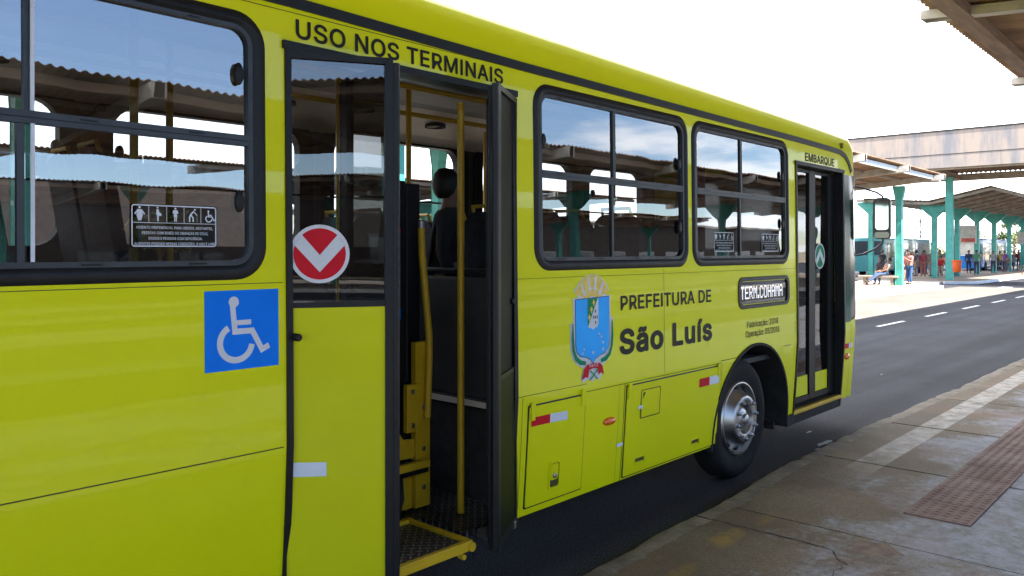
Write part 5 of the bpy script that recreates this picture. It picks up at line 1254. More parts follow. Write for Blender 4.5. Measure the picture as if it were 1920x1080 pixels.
def canopy(label, prof, x0, x1, beams, posts, boards, purl, group=None, endcol='conc_light', over=.24, per=6, flare=.85, fascia=(), deep=.26):
    root = thing('platform_canopy', label, 'canopy', ((x0 + x1) / 2, sum(p[0] for p in prof) / len(prof), 0), group)
    corrugated(prof, x0, x1, per=per).build('roof_sheet', M['fibro'], root, smooth=False)
    ylo, yhi = min(p[0] for p in prof), max(p[0] for p in prof)
    pr = sorted(prof)
    for bx in beams:
        mb = MB()
        pts = [(ylo - over, pr[0][1])] + pr[1:-1] + [(yhi + over, pr[-1][1])]
        low = [(y, z - .05 - deep) for y, z in pts]; hi = [(y, z - .05) for y, z in pts]
        mb.prism(low + hi[::-1], bx - .09, bx + .09, lambda a, b, d: (d, a, b))
        mb.prism([(y, z - .055) for y, z in [(pts[0][0] + .5, pts[0][1]), (pts[-1][0] - .5, pts[-1][1])]] if False else low[:1] + [(low[0][0] + .55, low[0][1] + (low[1][1] - low[0][1]) * .55 / max(.6, low[1][0] - low[0][0])), (hi[0][0] + .55, hi[0][1] + (hi[1][1] - hi[0][1]) * .55 / max(.6, hi[1][0] - hi[0][0])), hi[0]], bx - .12, bx + .12, lambda a, b, d: (d, a, b))
        q = len(low) - 1
        mb.prism([(low[q][0] - .55, low[q][1] - (low[q][1] - low[q - 1][1]) * .55 / max(.6, low[q][0] - low[q - 1][0])), low[q], hi[q], (hi[q][0] - .55, hi[q][1] - (hi[q][1] - hi[q - 1][1]) * .55 / max(.6, hi[q][0] - hi[q - 1][0]))], bx - .12, bx + .12, lambda a, b, d: (d, a, b))
        mb.build('beam', M['conc_light'], root, bevel=.012)
    for y, dz, w, h, m in boards:
        mb = MB(); z = interp(prof, y) - dz; mb.box(x0 + .05, x1 - .05, y - w / 2, y + w / 2, z - h, z)
        mb.build('edge_board', M[m], root, bevel=.006)
    for y in purl:
        mb = MB(); z = interp(prof, y); mb.box(x0 + .05, x1 - .05, y - .035, y + .035, z - .14, z - .03); mb.build('purlin', M['concrete'], root)
    for (px_, py_, z0) in posts:
        mb = flared_post(z0, interp(prof, py_) - .05 - deep - .004, fl=flare); mb.v = [(a + px_, b + py_, c) for a, b, c in mb.v]
        mb.build('post', M['teal'], root, bevel=.02)
    return root
B = lambda a, b, s=5.8, ph=12.0: [ph + s * k for k in range(-12, 20) if a + .3 < ph + s * k < b - .1]
canopy('brown corrugated platform canopy overhead at top right, above the near pavement', [(.19, 5.2), (-3.3, 4.92), (-6.8, 5.2)], -9, 43,
       B(-9, 43), [(x, -3.3, .15) for x in (-5.4, 6.2, 17.8, 29.4, 41.0)], [(-.22, .04, .24, .16, 'wood'), (-6.4, .04, .24, .16, 'wood')], [-1.3, -2.3, -4.4, -5.5], deep=.12, over=.07)
canopy('long corrugated canopy on teal posts across the lane, with whitish rafter ends', [(7.55, 5.5), (11.6, 5.16), (15.9, 5.5)], -38, 42.6,
       B(-38, 42.6, 5.3, 41.3), [(42.0, 9.5, .15)] + [(42.0 - 10.6 * k, 9.5, .15) for k in range(1, 8)] + [(15.5 + 10.6 * k, 14.0, .15) for k in range(-4, 3)],
       [(7.82, .06, .1, .2, 'whitewash'), (15.6, .06, .1, .2, 'conc_light')], [9.2, 10.4, 12.8, 14.2], per=4, flare=.26)
canopy('far canopy behind the photographer, first row of shelters seen only in the bus glass', [(-11.1, 5.15), (-16.4, 4.85), (-21.7, 5.15)], -38, 60,
       B(-38, 60), [(x, -16.4, .15) for x in range(-35, 60, 12)], [(-11.5, .05, .2, .16, 'wood')], [-13, -15, -18, -20], per=4, flare=.8)
canopy('farthest canopy behind the photographer, second row of shelters seen only in the bus glass', [(-29.2, 5.15), (-34.2, 4.85), (-39.4, 5.15)], -38, 60,
       B(-38, 60), [(x, -34.2, .15) for x in range(-26, 60, 12)], [(-29.6, .05, .2, .16, 'wood')], [-32, -36], per=4, flare=.8)
canopy('distant brown canopy seen through the far windows of the yellow bus', [(26.0, 5.25), (31.0, 4.95), (36.0, 5.25)], -38, 44,
       B(-38, 44), [(x, 31.0, 0) for x in range(-34, 44, 8)], [(26.4, .05, .2, .16, 'wood')], [28, 34], per=4, flare=1.2)
# gabled canopy of the second island, posts in the valley
canopy('gabled brown canopy over the second island, on a row of teal Y-shaped posts', [(15.4, 5.25), (11.3, 4.9), (7.9, 5.65), (5.6, 4.85)], 53.5, 116,
       B(53.5, 116, 2.7, 53.9), [(55.0 + 5.45 * k, 11.3, .15) for k in range(11)] + [(54.3, 14.9, .15)], [(5.9, .06, .1, .16, 'conc_light'), (15.1, .06, .1, .16, 'conc_light')], [6.8, 9.0, 10.1, 12.6, 14.0], per=4, flare=.8, deep=.16)
# transverse covered crossing: stained concrete parapet over the road
wk = thing('covered_walkway', 'high stained concrete crossing roof spanning the road in the distance', 'walkway roof', (50.5, 4, 0))
mb = MB(); mb.box(47.0, 47.3, -10, 16.5, 6.28, 8.22); mb.box(53.7, 54.0, -10, 16.5, 6.6, 8.22); mb.box(47.3, 53.7, -10, 16.5, 7.95, 8.05); mb.build('parapet', M['stained'], wk)
mb = MB(); mb.box(46.96, 47.36, -10, 16.5, 8.222, 8.30); mb.box(46.985, 46.998, -10, 16.5, 6.98, 7.01); mb.build('coping', M['blackmatte'], wk)
mb = corrugated([(47.3, 6.5), (50.5, 6.62), (53.7, 6.5)], -10, 16.5, period=.25, amp=.04, per=4, along='y'); mb.build('soffit_sheet', M['fibro'], wk)
mb = MB(); mb.box(53.4, 53.7, -10, 16.5, 6.05, 6.45); mb.box(47.3, 47.55, -10, 16.5, 6.20, 6.45); mb.build('edge_beam', M['concrete'], wk)
for y in (9.6, 2.0, -6.5):
    mb = MB(); mb.box(47.55, 53.4, y - .12, y + .12, 6.12, 6.4); mb.build('cross_beam', M['concrete'], wk)
for x, y in ((51.6, 9.6), (51.6, -6.5), (51.6, 15.5)):
    mb = MB(); mb.prism([(-.19, .15), (.19, .15), (.17, 6.12), (-.17, 6.12)], -.17, .17, lambda a, b, d: (x + d, y + a, b)); mb.build('post', M['teal'], wk, bevel=.02)

# ------------------------------------------------------------------ street furniture and far things
def bench(label, x, y, L=1.7, rz=0):
    t = thing('bench', label, 'bench', (x, y, .15), 'concrete benches under the far canopies')
    mb = MB(); mb.box(-.24, .24, -L / 2, L / 2, .36, .46); mb.build('seat', M['bench'], t, bevel=.015, world=False)
    for s in (-1, 1):
        mb = MB(); mb.box(-.19, .19, s * (L / 2 - .3) - .07, s * (L / 2 - .3) + .07, 0, .359); mb.build('leg', M['bench'], t, world=False)
    t.rotation_euler.z = rz
    return t
bench('concrete bench under the man in the striped shirt, nearest of the benches', 42.0, 10.45, 1.9)
bench('concrete bench behind the orange bin, second island, under the seated person in red', 60.0, 12.1)
bench('far concrete bench between two teal posts under a person in dark clothes', 76.5, 11.9, 1.7)
bench('farthest concrete bench, at the right edge under a person in grey', 80.5, 11.7, 1.6)
bn = thing('litter_bin', 'orange plastic litter bin fixed to the teal post of the crossing roof', 'litter bin', (51.45, 9.18, .62))
mb = MB(); mb.lathe([(.0, 0), (.17, 0), (.2, .06), (.245, .62), (.24, .66), (.21, .68)], (0, 0, 0), 'z', 24); mb.build('bucket', M['orange'], bn, smooth=True, world=False)
mb = MB(); mb.lathe([(.262, .62), (.275, .66), (.25, .70), (.23, .67)], (0, 0, 0), 'z', 24); mb.build('rim', M['orange'], bn, smooth=True, world=False)
mb = MB(); mb.box(-.04, .2, .2, .26, .2, .5); mb.build('bracket', M['pole'], bn, world=False)
def poster(label, x, y, z0, z1, w, m2):
    t = thing('hanging_poster', label, 'poster', (x, y, z0)); t['group'] = 'posters hung under the gabled canopy'
    mb = MB(); mb.box(-.03, .03, -w / 2, w / 2, 0, z1 - z0); mb.build('board', M['poster'], t, world=False)
    mb = MB(); mb.box(-.034, -.031, -w / 2 + .08, w / 2 - .08, .1, .38); mb.build('print', M[m2], t, world=False)
    for s in (-1, 1):
        mb = MB(); mb.tube([(0, s * w * .4, z1 - z0), (0, s * w * .4, z1 - z0 + 1.0)], .012, 6); mb.build('hanger', M['pole'], t, world=False)
poster('pale hanging poster with a reddish print beside the second teal Y post', 62.3, 11.05, 2.35, 3.6, 1.0, 'poster_red')
poster('grey hanging poster farther along the row of teal posts', 77.5, 10.35, 2.4, 3.4, 1.0, 'wall_grey')
def mast(label, x, y, h, r, lamp=True):
    t = thing('lamp_mast', label, 'lamp mast', (x, y, 0), 'tall masts beyond the canopies')
    mb = MB(); mb.tube([(0, 0, 0), (0, 0, h)], [r, r * .6], 10); mb.build('pole', M['pole'], t, smooth=True, world=False)
    mb = MB(); mb.bar((-.9, 0, h), (.9, 0, h), .1, .1); mb.build('cross_arm', M['pole'], t, world=False)
    for s in (-1, 1):
        mb = MB(); mb.box(s * .9 - .25, s * .9 + .25, -.15, .15, h - .12, h + .06); mb.build('lamp_head', M['conc_light'], t, bevel=.03, world=False)
mast('pale thin lamp mast standing right of the hanging poster', 92, 17.0, 7.0, .11)
t = thing('lattice_pole', 'dark lattice pole between the first two teal Y posts', 'pole', (70, 16.4, 0))
for sx, sy in ((-1, -1), (1, -1), (1, 1), (-1, 1)):
    mb = MB(); mb.bar((sx * .2, sy * .2, 0), (sx * .14, sy * .14, 7.2), .06, .06); mb.build('leg', M['pole'], t, world=False)
mb = MB()
for k in range(12):
    z = .3 + .58 * k; s = 1 if k % 2 else -1
    for a, b in (((-.2 * s, -.2), (.2 * s, -.2)), ((-.2, -.2 * s), (-.2, .2 * s))): mb.bar((*a, z), (*b, z + .55), .035, .035)
mb.build('bracing', M['pole'], t, world=False)

def far_bus(name, label, x0, x1, y0, y1, paint, zt=2.85, stripe=None):
    t = thing(name, label, 'bus', ((x0 + x1) / 2, (y0 + y1) / 2, 0))
    mb = MB(); mb.prism(rrect(y0, y1, .35, zt, .14, 4), x0, x1, lambda a, b, d: (d, a, b)); mb.build('body', M[paint], t, bevel=.08)
    n = 6; w = (x1 - x0 - 1.2) / n
    for s, yy in ((-1, y0), (1, y1)):
        for k in range(n):
            a = x0 + .6 + w * k
            if s < 0 and k in (1, 4):
                m2 = MB(); m2.box(a + .1, a + w - .1, yy - .02, yy + .03, .45, 2.45); m2.build('door', M['car_glass'], t)
            else:
                m2 = MB(); m2.box(a + .06, a + w - .06, min(yy, yy + s * .015), max(yy, yy + s * .015), 1.35, 2.4); m2.build('window', M['car_glass'], t)
    m2 = MB(); m2.box(x0 - .02, x0 + .03, y0 + .15, y1 - .15, 1.55, 2.55); m2.build('rear_window', M['poster'] if stripe else M['car_glass'], t)
    for x in (x0 + 2.6, x1 - 2.6):
        for s, yy in ((-1, y0), (1, y1)):
            m2 = MB(); m2.lathe([(0, -.02), (.28, -.03), (.46, -.02), (.48, .05), (.48, .25), (0, .25)], (x, yy if s < 0 else yy - .22, .48), 'y', 24); m2.build('wheel', M['tyre'], t, smooth=True)
    for yy in (y0 + .2, y1 - .2):
        m2 = MB(); m2.box(x0 - .02, x0 + .02, yy - .09, yy + .09, .75, 1.15); m2.build('tail_lamp', M['red_sign'], t)
    if stripe:
        m2 = MB(); m2.box(x0 - .03, x0 + .02, y0 + .1, y1 - .1, 1.42, 1.52); m2.build('stripe', M['white'], t)
    return t
far_bus('parked_bus', 'dull teal bus parked behind the waiting people, side on', 60.2, 71.4, 15.9, 18.4, 'teal_bus', 2.8)
far_bus('parked_bus', 'bright blue bus seen from its rear end between the teal posts', 76.5, 87.5, 13.5, 16.0, 'blue_bus', 2.9, stripe=1)
def car(label, x, y, rz, paint):
    t = thing('parked_car', label, 'car', (x, y, 0), 'cars parked in the distance')
    f = lambda a, b, d: (a, d, b)
    mb = MB(); mb.prism([(-2.05, .3), (2.05, .3), (2.1, .6), (1.9, .82), (1.0, .92), (-1.6, .95), (-2.05, .9), (-2.1, .55)], -.85, .85, f); mb.build('body', M[paint], t, bevel=.06, world=False)
    mb = MB(); mb.prism([(1.0, .92), (.35, 1.42), (-1.0, 1.44), (-1.65, .95)], -.74, .74, f); mb.build('cabin', M['car_glass'], t, bevel=.05, world=False)
    mb = MB(); mb.prism([(.32, 1.40), (-1.0, 1.42), (-1.0, 1.47), (.3, 1.455)], -.70, .70, f); mb.build('roof', M[paint], t, world=False)
    for x_ in (-1.3, 1.3):
        for s in (-1, 1):
            mb = MB(); mb.lathe([(0, -.09), (.2, -.1), (.31, -.09), (.32, 0), (.31, .09), (0, .1)], (x_, s * .8, .32), 'y', 18); mb.build('wheel', M['tyre'], t, smooth=True, world=False)
    t.rotation_euler.z = rz
car('white hatchback parked beyond the far platform, left of the two pale cars', 112, 21.5, 1.3, 'car_white')
car('white car parked beyond the far platform, right of the other pale car', 114, 17.0, 1.5, 'car_white')
car('dark red car parked beyond the far platform', 116, 25.5, 1.4, 'car_red')
# grey wall and beige building beyond
mb = MB(); mb.box(44, 60, 20.0, 20.25, 0, 3.0); mb.box(43.95, 60.05, 19.95, 20.3, 3.0, 3.08); tag(mb.build('boundary_wall', M['wall_grey'], bevel=.01), 'grey rendered wall behind the wing mirror of the yellow bus', 'wall')
bl_ = thing('low_building', 'long beige building far off, seen through the rear doorway of the yellow bus', 'building', (55, 46, 0))
mb = MB(); mb.box(29, 80, 44, 52, 0, 4.6); mb.build('wall', M['conc_light'], bl_)
mb = MB(); mb.box(28.7, 80.3, 43.7, 52.3, 4.61, 4.8); mb.build('roof', M['concrete'], bl_)
for k in range(7):
    mb = MB(); mb.box(33 + 6.3 * k, 35 + 6.3 * k, 43.95, 44.05, 1.3, 2.8); mb.build('window', M['car_glass'], bl_)
bd = thing('dark_backdrop', 'added tall dark backdrop building far off, darkening the view through the large rear window of the yellow bus', 'building', (-6, 46, 0))  # block added to keep the view through the rear window dark
mb = MB(); mb.box(-45, 28, 43, 52, 0, 6.0); mb.build('wall', M['backdrop_dark'], bd)
mb = MB(); mb.box(-45.3, 28.3, 42.7, 52.3, 6.01, 6.25); mb.build('roof', M['concrete'], bd)
for k in range(11):
    mb = MB(); mb.box(-42 + 6.3 * k, -39.4 + 6.3 * k, 42.95, 43.05, 1.3, 3.0); mb.build('window', M['car_glass'], bd)
bk = thing('mirrored_backdrop', 'added long dark backdrop building behind the photographer, darkening the reflections in the bus windows', 'building', (10, -52, 0))  # added out of view so the bus windows mirror something dark
mb = MB(); mb.box(-60, 120, -58, -50, 0, 6.0); mb.build('wall', M['backdrop_dark'], bk)
mb = MB(); mb.box(-60.4, 120.4, -58.4, -49.4, 6.01, 6.25); mb.build('roof', M['concrete'], bk)
for k in range(28):
    mb = MB(); mb.box(-56 + 6.2 * k, -52.6 + 6.2 * k, -50.05, -49.95, 1.0, 2.8); mb.build('window', M['car_glass'], bk)
# ------------------------------------------------------------------ trees
def foliage(rnd, lobes, n, size, squash=.8):
    mb = MB()
    for i in range(n):
        c, r = lobes[rnd.randrange(len(lobes))]
        d = Vector((rnd.gauss(0, 1), rnd.gauss(0, 1), rnd.gauss(0, 1))).normalized()
        p = Vector(c) + Vector((d.x, d.y, d.z * squash)) * (r * (rnd.random() ** .45))
        a = Vector((rnd.gauss(0, 1), rnd.gauss(0, 1), rnd.gauss(0, .6))).normalized(); b = a.cross(d)
        if b.length < .1: continue
        b.normalize(); s = size * rnd.uniform(.6, 1.3)
        mb.add([p - a * s, p - b * s * .45, p + a * s, p + b * s * .45], [(0, 1, 2, 3)])
    return mb
def tree_proto(seed, h, cr, leaf, mat, n):
    rnd = random.Random(seed)
    t = thing('tree', 'tree', 'tree', (0, 0, 0), 'trees along the edge of the terminal')
    tr = MB(); tr.tube([(0, 0, 0), (.05, .03, h * .3), (-.05, .08, h * .6), (0, 0, h * .8)], [h * .035, h * .026, h * .016, .02], 8)
    lobes = []
    for k in range(7):
        an = k * 2.4 + rnd.random(); rr_ = cr * rnd.uniform(.35, .75); z = h * rnd.uniform(.5, .88)
        e = (rr_ * math.cos(an), rr_ * math.sin(an), z); tr.tube([(0, 0, h * rnd.uniform(.3, .5)), (e[0] * .5, e[1] * .5, z - h * .12), e], [h * .014, h * .009, .015], 6)
        lobes.append((e, cr * rnd.uniform(.3, .52)))
    lobes.append(((0, 0, h * .9), cr * .4))
    tr.build('trunk', M['bark'], t, smooth=True, world=False)
    foliage(rnd, lobes, n, leaf).build('crown', M[mat], t, world=False)
    return t
trees = [tree_proto(3, 5.5, 2.6, .2, 'leaf_dry', 1500), tree_proto(8, 6.5, 3.0, .22, 'leaf', 1800), tree_proto(15, 4.0, 2.2, .18, 'leaf_dry', 1300)]
spots = [(128, 26, 0, 'yellow-green tree on the horizon left of the blue bus'), (126, 18, 2, 'low dry tree on the horizon right of the blue bus'), (124, 12, 0, 'yellow-green tree far behind the seated people, centre of the row'),
         (130, 15, 1, 'darker green tree on the horizon near the pale mast'), (127, 7, 2, 'low bushy dry tree near the right edge of the horizon'), (132, 21, 1, 'taller green tree behind the parked white cars'),
         (6.5, 40.5, 1, 'green tree before the added dark backdrop seen through the rear window'), (36.5, 40, 0, 'yellow-green tree before the beige building seen through the rear doorway'), (47, 40, 1, 'green tree before the beige building seen through the front windows'),
         (62, 40.5, 2, 'low tree before the beige building near the front door glass'), (-4, -48, 1, 'green tree mirrored in the rear window'), (22, -47, 0, 'yellow-green tree mirrored in the middle window'), (38, -48, 2, 'low dry tree mirrored in the front window'), (55, -50, 1, 'far green tree mirrored in the front door glass')]
used = set()
for (x, y, k, lab) in spots:
    if k not in used:
        o = trees[k]; o.location = (x, y, 0); o['label'] = lab; used.add(k)
    else: o = dup_tree(trees[k], (x, y, 0), (x * 1.7) % 6.28, lab)
hg = MB(); rnd = random.Random(2)
hg = foliage(rnd, [((-10 + 1.6 * k, 38.6 + rnd.uniform(-.3, .3), .9 + rnd.uniform(-.1, .35)), 1.15) for k in range(50)], 9000, .14)
tag(hg.build('hedge', M['leaf_dry']), 'yellow-green hedge in front of the beige building and the added dark backdrop', 'hedge')
hg = foliage(rnd, [((134 + rnd.uniform(-2, 2), -14 + 2.0 * k, 1.3 + rnd.uniform(-.2, 1.0)), 1.9) for k in range(40)], 5000, .28)
tag(hg.build('thicket', M['leaf_dry']), 'dry yellowish thicket along the horizon behind the far canopy', 'thicket')['kind'] = 'stuff'

# ------------------------------------------------------------------ people
def bake(o):
    bpy.context.view_layer.update(); dg = bpy.context.evaluated_depsgraph_get()
    me = bpy.data.meshes.new_from_object(o.evaluated_get(dg)); o.modifiers.clear(); o.data = me
    for p in me.polygons: p.use_smooth = True
def skinned(name, nodes, edges, mat, parent, lvl=1):
    keys = list(nodes); me = bpy.data.meshes.new(name)
    me.from_pydata([nodes[k][0] for k in keys], [(keys.index(a), keys.index(b)) for a, b in edges], [])
    me.materials.append(mat)
    o = bpy.data.objects.new(name, me); COL.objects.link(o)
    sk = o.modifiers.new('skin', 'SKIN'); sk.use_smooth_shade = True
    lay = me.skin_vertices[0].data if me.skin_vertices else None
    if lay is None:
        bpy.context.view_layer.objects.active = o; me.attributes
    for i, k in enumerate(keys):
        r = nodes[k][1]; lay[i].radius = r if isinstance(r, tuple) else (r, r); lay[i].use_root = (i == 0)
    ss = o.modifiers.new('sub', 'SUBSURF'); ss.levels = lvl; ss.render_levels = lvl
    bake(o); o.parent = parent
    return o
def v3(*a): return tuple(a)
def pose(kind, side_=1):
    N = {}
    def put(k, p, r): N[k] = (p, r)
    if kind in ('stand', 'walk', 'stand_arm'):
        z = 0
        put('pelvis', (0, 0, .95), (.14, .105)); put('waist', (0, 0, 1.12), (.125, .095)); put('chest', (.01, 0, 1.30), (.15, .11)); put('neck', (0, 0, 1.47), .052); put('jaw', (.03, 0, 1.545), (.062, .07)); put('head', (.015, 0, 1.635), (.078, .092)); put('crown', (.005, 0, 1.70), (.055, .065)); put('nose', (.115, 0, 1.605), .012)
        for s, n in ((1, 'L'), (-1, 'R')):
            st = (.16 if s == side_ else -.16) if kind == 'walk' else .015 * s
            put('sho' + n, (0, .175 * s, 1.41), .06); put('elb' + n, (-st * .5 - .03, .235 * s, 1.14), .042); put('wri' + n, (-st * .9 + .05, .25 * s, .90), .03); put('pal' + n, (-st * .9 + .07, .245 * s, .83), (.035, .018))
            put('hip' + n, (0, .085 * s, .90), .092); put('kne' + n, (st * .7 + .04, .10 * s, .50), .06); put('ank' + n, (st * 1.5 - (.1 if st < -.05 else 0), .10 * s, .09 + (.06 if st < -.05 else 0)), .042); put('toe' + n, (st * 1.5 + .16 - (.1 if st < -.05 else 0), .115 * s, .04), .035)
        if kind == 'stand_arm':
            put('elbL', (.10, .23, 1.17), .042); put('wriL', (.27, .12, 1.28), .03); put('palL', (.32, .08, 1.33), (.035, .02))
    else:
        h = .46; lean = .06 if kind == 'sit' else -.18; stretch = kind == 'sit_out'
        put('pelvis', (0, 0, h + .12), (.145, .12)); put('waist', (-lean * .2, 0, h + .28), (.13, .1)); put('chest', (lean * .6 - .02, 0, h + .46), (.15, .11)); put('neck', (lean * 1.0, 0, h + .62), .052); put('jaw', (lean * 1.2 + .03, 0, h + .69), (.062, .07)); put('head', (lean * 1.2 + .02, 0, h + .78), (.078, .092)); put('crown', (lean * 1.2, 0, h + .845), (.055, .065)); put('nose', (lean * 1.2 + .12, 0, h + .75), .012)
        for s, n in ((1, 'L'), (-1, 'R')):
            put('sho' + n, (lean * .8 - .01, .175 * s, h + .56), .06); put('elb' + n, (.02, .24 * s, h + .30), .042); put('wri' + n, (.24, .17 * s, h + .22), .03); put('pal' + n, (.32, .14 * s, h + .2), (.035, .02))
            put('hip' + n, (.03, .09 * s, h + .1), .092)
            if stretch: put('kne' + n, (.44, .10 * s, h + .03), .062); put('ank' + n, (.86, .11 * s, .12 + .03 * s), .044); put('toe' + n, (.95, .13 * s, .22), .035)
            else: put('kne' + n, (.42, .10 * s, h + .05), .062); put('ank' + n, (.40, .11 * s, .09), .044); put('toe' + n, (.57, .12 * s, .04), .035)
    return N
EDG = [('pelvis', 'waist'), ('waist', 'chest'), ('chest', 'neck'), ('neck', 'jaw'), ('jaw', 'head'), ('head', 'crown'), ('head', 'nose')]
for n in 'LR': EDG += [('chest', 'sho' + n), ('sho' + n, 'elb' + n), ('elb' + n, 'wri' + n), ('wri' + n, 'pal' + n), ('pelvis', 'hip' + n), ('hip' + n, 'kne' + n), ('kne' + n, 'ank' + n), ('ank' + n, 'toe' + n)]
PC = {}
def cloth(c):
    if c not in PC: PC[c] = pmat('cloth', c, .85, var=.15, scale=9, bump=.2, bscale=30)
    return PC[c]
STRIPE = None
def striped():
    m, N, L, P = new_mat('striped_cloth'); P.inputs['Roughness'].default_value = .85
    tc = N.new('ShaderNodeTexCoord'); w = N.new('ShaderNodeTexWave'); w.bands_direction = 'Z'; w.inputs['Scale'].default_value = 4.5; w.inputs['Distortion'].default_value = .6
    L.new(tc.outputs['Object'], w.inputs['Vector']); r = N.new('ShaderNodeValToRGB'); r.color_ramp.interpolation = 'CONSTANT'
    r.color_ramp.elements[0].color = (.10, .06, .05, 1); r.color_ramp.elements[1].color = (.6, .58, .55, 1); r.color_ramp.elements[1].position = .5
    L.new(w.outputs['Fac'], r.inputs[0]); L.new(r.outputs[0], P.inputs['Base Color']); return m
HAIR = pmat('dark_hair', (.012, .010, .009), .55, var=.3, scale=40)
SKINS = [pmat('skin', (.26, .13, .075), .55, var=.08, scale=8), pmat('skin', (.16, .08, .045), .55, var=.08, scale=8), pmat('skin', (.36, .2, .13), .55, var=.08, scale=8)]
SHOE = pmat('shoe', (.03, .028, .03), .6, var=.2, scale=10)
def person(label, kind, x, y, z, yaw, top, bottom, skin=0, scale=1.0, sleeve=.6, longhair=False, shorts=False, side_=1):
    t = thing('person', label, 'person', (x, y, z)); t.rotation_euler.z = R(yaw); t.scale = (scale,) * 3
    N = pose(kind, side_); N2 = dict(N); E2 = list(EDG)
    for n, s in (('L', 1), ('R', -1)):
        p = Vector(N['pal' + n][0]); d = (p - Vector(N['wri' + n][0])).normalized(); sx = Vector((0, s, 0)).cross(d) if abs(d.z) > .5 else Vector((0, 1, 0))
        sx.normalize()
        for k in range(4):
            b = p + d * .03 + sx * (.026 * (k - 1.5) * .65); L_ = (.055, .066, .06, .045)[k]
            N2[f'f{n}{k}'] = (tuple(b + d * L_ * .5), .009); N2[f'g{n}{k}'] = (tuple(b + d * L_ + Vector((.012, -s * .006, 0))), .0075)
            E2 += [('pal' + n, f'f{n}{k}'), (f'f{n}{k}', f'g{n}{k}')]
        N2[f't{n}'] = (tuple(p + sx * .04 + d * .01), .0095); N2[f'u{n}'] = (tuple(p + sx * .05 + d * .045), .008); E2 += [('pal' + n, f't{n}'), (f't{n}', f'u{n}')]
    skinned('body', N2, E2, SKINS[skin], t)
    def fat(p, q, k): return tuple(Vector(N[p][0]).lerp(Vector(N[q][0]), k))
    g = lambda r, m: tuple(a * m for a in r) if isinstance(r, tuple) else r * m
    T = {'waist': (N['waist'][0], g(N['waist'][1], 1.14)), 'pelvis': (fat('pelvis', 'waist', .15), g(N['pelvis'][1], 1.13)), 'chest': (N['chest'][0], g(N['chest'][1], 1.2)), 'top': (fat('chest', 'neck', .72), .112)}
    e = [('waist', 'pelvis'), ('waist', 'chest'), ('chest', 'top')]
    for n in 'LR':
        T['sho' + n] = (N['sho' + n][0], .08); e.append(('chest', 'sho' + n))
        if sleeve > 1: T['elb' + n] = (N['elb' + n][0], .054); T['cuf' + n] = (fat('elb' + n, 'wri' + n, .9), .042); e += [('sho' + n, 'elb' + n), ('elb' + n, 'cuf' + n)]
        elif sleeve > 0: T['slv' + n] = (fat('sho' + n, 'elb' + n, sleeve), .06); e.append(('sho' + n, 'slv' + n))
    skinned('shirt', T, e, top if not isinstance(top, tuple) else cloth(top), t)
    T = {'pelvis': (N['pelvis'][0], g(N['pelvis'][1], 1.06))}; e = []
    for n in 'LR':
        T['hip' + n] = (N['hip' + n][0], .105); T['kne' + n] = (fat('hip' + n, 'kne' + n, 1.0 if not shorts else .75), .074); e += [('pelvis', 'hip' + n), ('hip' + n, 'kne' + n)]
        if not shorts: T['ank' + n] = (fat('kne' + n, 'ank' + n, .95), .056); e.append(('kne' + n, 'ank' + n))
    skinned('trousers', T, e, cloth(bottom), t)
    hd = Vector(N['head'][0]); hm = MB()
    hm.lathe([(0, .125), (.055, .115), (.09, .075), (.104, .02), (.10, -.03), (.085, -.07 if not longhair else -.14), (.06, -.10 if not longhair else -.22), (0, -.10 if not longhair else -.23)], (hd.x - .028, hd.y, hd.z + .012), 'z', 16, sx=.98, sy=.9)
    hm.build('hair', HAIR, t, smooth=True, world=False)
    for n in 'LR':
        a, b_ = Vector(N['ank' + n][0]), Vector(N['toe' + n][0])
        T = {'heel': (tuple(a + Vector((-.04, 0, -.04))), .045), 'mid': (tuple(a.lerp(b_, .5) + Vector((0, 0, -.005))), .046), 'toe': (tuple(b_ + Vector((.02, 0, 0))), .04)}
        skinned('shoe', T, [('heel', 'mid'), ('mid', 'toe')], SHOE, t)
    return t
LEFTW = 132.4
person('man in a striped shirt sitting on the bench with legs stretched out', 'sit_out', 42.0, 10.15, .17, LEFTW, striped(), (.05, .08, .16), 0)
person('person behind the striped man, in a dark top, on the same bench', 'sit', 42.35, 10.45, .17, 170, (.06, .04, .05), (.05, .09, .2), 1, longhair=True)
person('standing person in pink top and blue jeans by the teal post', 'stand_arm', 43.4, 9.42, .15, 150, (.42, .16, .15), (.03, .08, .2), 0, .99, longhair=True)
person('person in red shirt standing half hidden behind the nearest teal post', 'stand', 47.4, 10.75, .15, 200, (.36, .05, .06), (.3, .18, .14), 1, .95)
person('person in dark top at the left of the waiting group before the teal bus', 'stand', 57.6, 13.1, .15, 120, (.05, .03, .05), (.35, .26, .2), 1, shorts=True)
person('person in red top in the middle of the waiting group before the teal bus', 'stand', 57.9, 12.75, .15, 210, (.38, .05, .06), (.4, .12, .1), 0, .97, longhair=True)
person('person in brown top at the right of the waiting group, hand raised', 'stand_arm', 58.3, 12.3, .15, 160, (.18, .09, .06), (.3, .2, .17), 1)
person('seated person in bright red shirt on the bench behind the orange bin', 'sit', 60.0, 12.2, .17, 190, (.6, .03, .03), (.4, .3, .22), 0)
person('person in dark blue with an ochre sash standing before the blue bus', 'stand', 68.0, 12.3, .15, 200, (.02, .03, .08), (.02, .025, .05), 1, sleeve=2)
person('person in black sitting on the far bench between teal posts', 'sit', 76.5, 12.2, .17, 180, (.02, .02, .025), (.02, .02, .03), 1)
person('person in brown sitting at the other end of the far bench', 'sit', 76.6, 11.45, .17, 180, (.2, .1, .08), (.05, .05, .08), 0)
person('person in grey sitting on the farthest bench at the right edge', 'sit', 80.5, 11.7, .17, 180, (.22, .2, .2), (.04, .05, .08), 0)
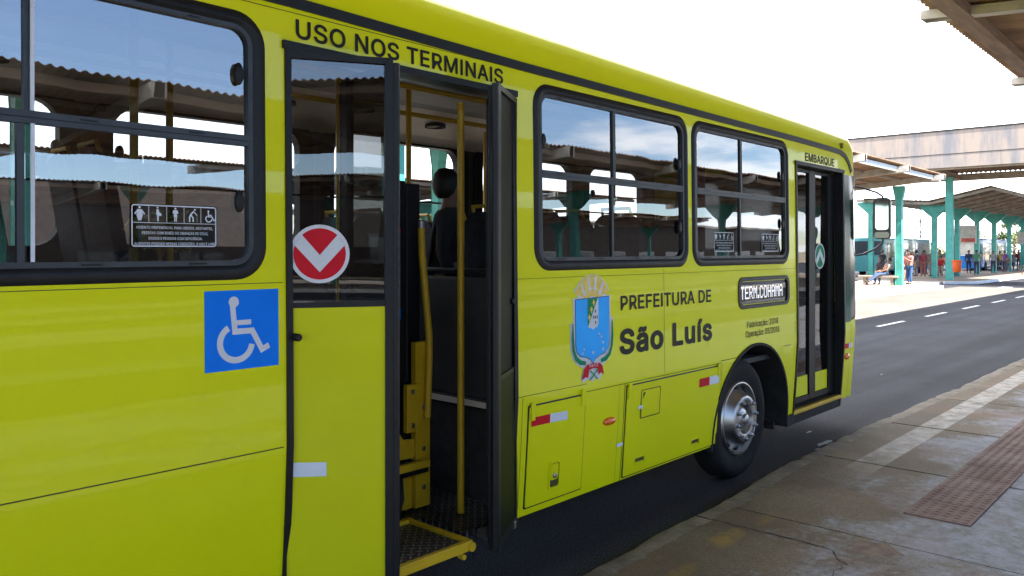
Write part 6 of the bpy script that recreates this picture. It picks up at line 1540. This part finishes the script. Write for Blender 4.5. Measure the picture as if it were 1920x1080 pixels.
person('person in dark clothes striding across the sunlit crossing at the right edge', 'walk', 42.8, 4.12, .0, 150, (.03, .03, .04), (.05, .04, .05), 1, shorts=True)
for i, (lab, kind, x, y, yaw, top, bot, sk, sc_) in enumerate([
    ('person in white shirt near the dark door of the teal bus', 'stand', 61.5, 14.6, 250, (.5, .5, .5), (.06, .07, .12), 1, 1.0),
    ('person in navy top behind the standing person in jeans', 'stand', 52.5, 12.2, 130, (.04, .05, .12), (.05, .05, .06), 0, 1.0),
    ('person in maroon top left of the waiting group', 'stand_arm', 56.2, 13.6, 150, (.25, .03, .05), (.03, .05, .12), 1, .98),
    ('person in orange top just left of the second island post', 'stand', 59.4, 12.55, 200, (.55, .18, .05), (.06, .06, .08), 2, .95),
    ('child in pale pink top beside the waiting group', 'stand', 58.6, 13.35, 170, (.5, .3, .3), (.2, .2, .25), 0, .72),
    ('person in green top right of the orange bin', 'stand', 63.0, 10.7, 190, (.06, .2, .1), (.04, .05, .1), 1, 1.0),
    ('person in grey top between the third and fourth Y posts', 'stand', 69.5, 11.0, 200, (.25, .25, .26), (.04, .04, .06), 0, .97),
    ('person in purple top farther along the row of Y posts', 'stand', 74.0, 11.1, 160, (.16, .05, .2), (.05, .05, .07), 1, .97),
    ('person in yellow top near the far benches', 'stand', 79.0, 12.4, 200, (.5, .36, .05), (.05, .06, .1), 2, .95),
    ('person in black top at the back of the crowd, left of the teal bus door', 'stand', 55.0, 14.4, 220, (.03, .03, .03), (.1, .1, .14), 0, 1.0),
    ('person in pale blue top between the red pair at the post', 'stand', 49.6, 11.6, 190, (.25, .35, .5), (.05, .06, .1), 2, .97),
    ('person in brown shirt far back beside the teal bus wheel', 'stand', 62.5, 13.9, 230, (.22, .12, .07), (.07, .06, .06), 1, 1.0),
    ('person in olive top behind the seated person in bright red', 'stand', 61.6, 12.7, 180, (.14, .15, .06), (.05, .05, .07), 0, 1.0),
    ('person in cream top just right of the blue bus', 'stand', 72.5, 12.6, 200, (.5, .45, .36), (.08, .08, .12), 1, .96),
    ('person in dark red top near the right edge of the far platform', 'stand', 84.0, 11.9, 180, (.28, .04, .04), (.05, .05, .06), 1, 1.0)]):
    person(lab, kind, x, y, .15, yaw, top, bot, sk, sc_, longhair=(i % 2 == 0))
person('passenger with black hair standing inside the yellow bus, behind the yellow pole', 'stand', 4.12, 1.42, .66, -45, (.025, .025, .03), (.02, .02, .025), 0, 1.03, sleeve=2)
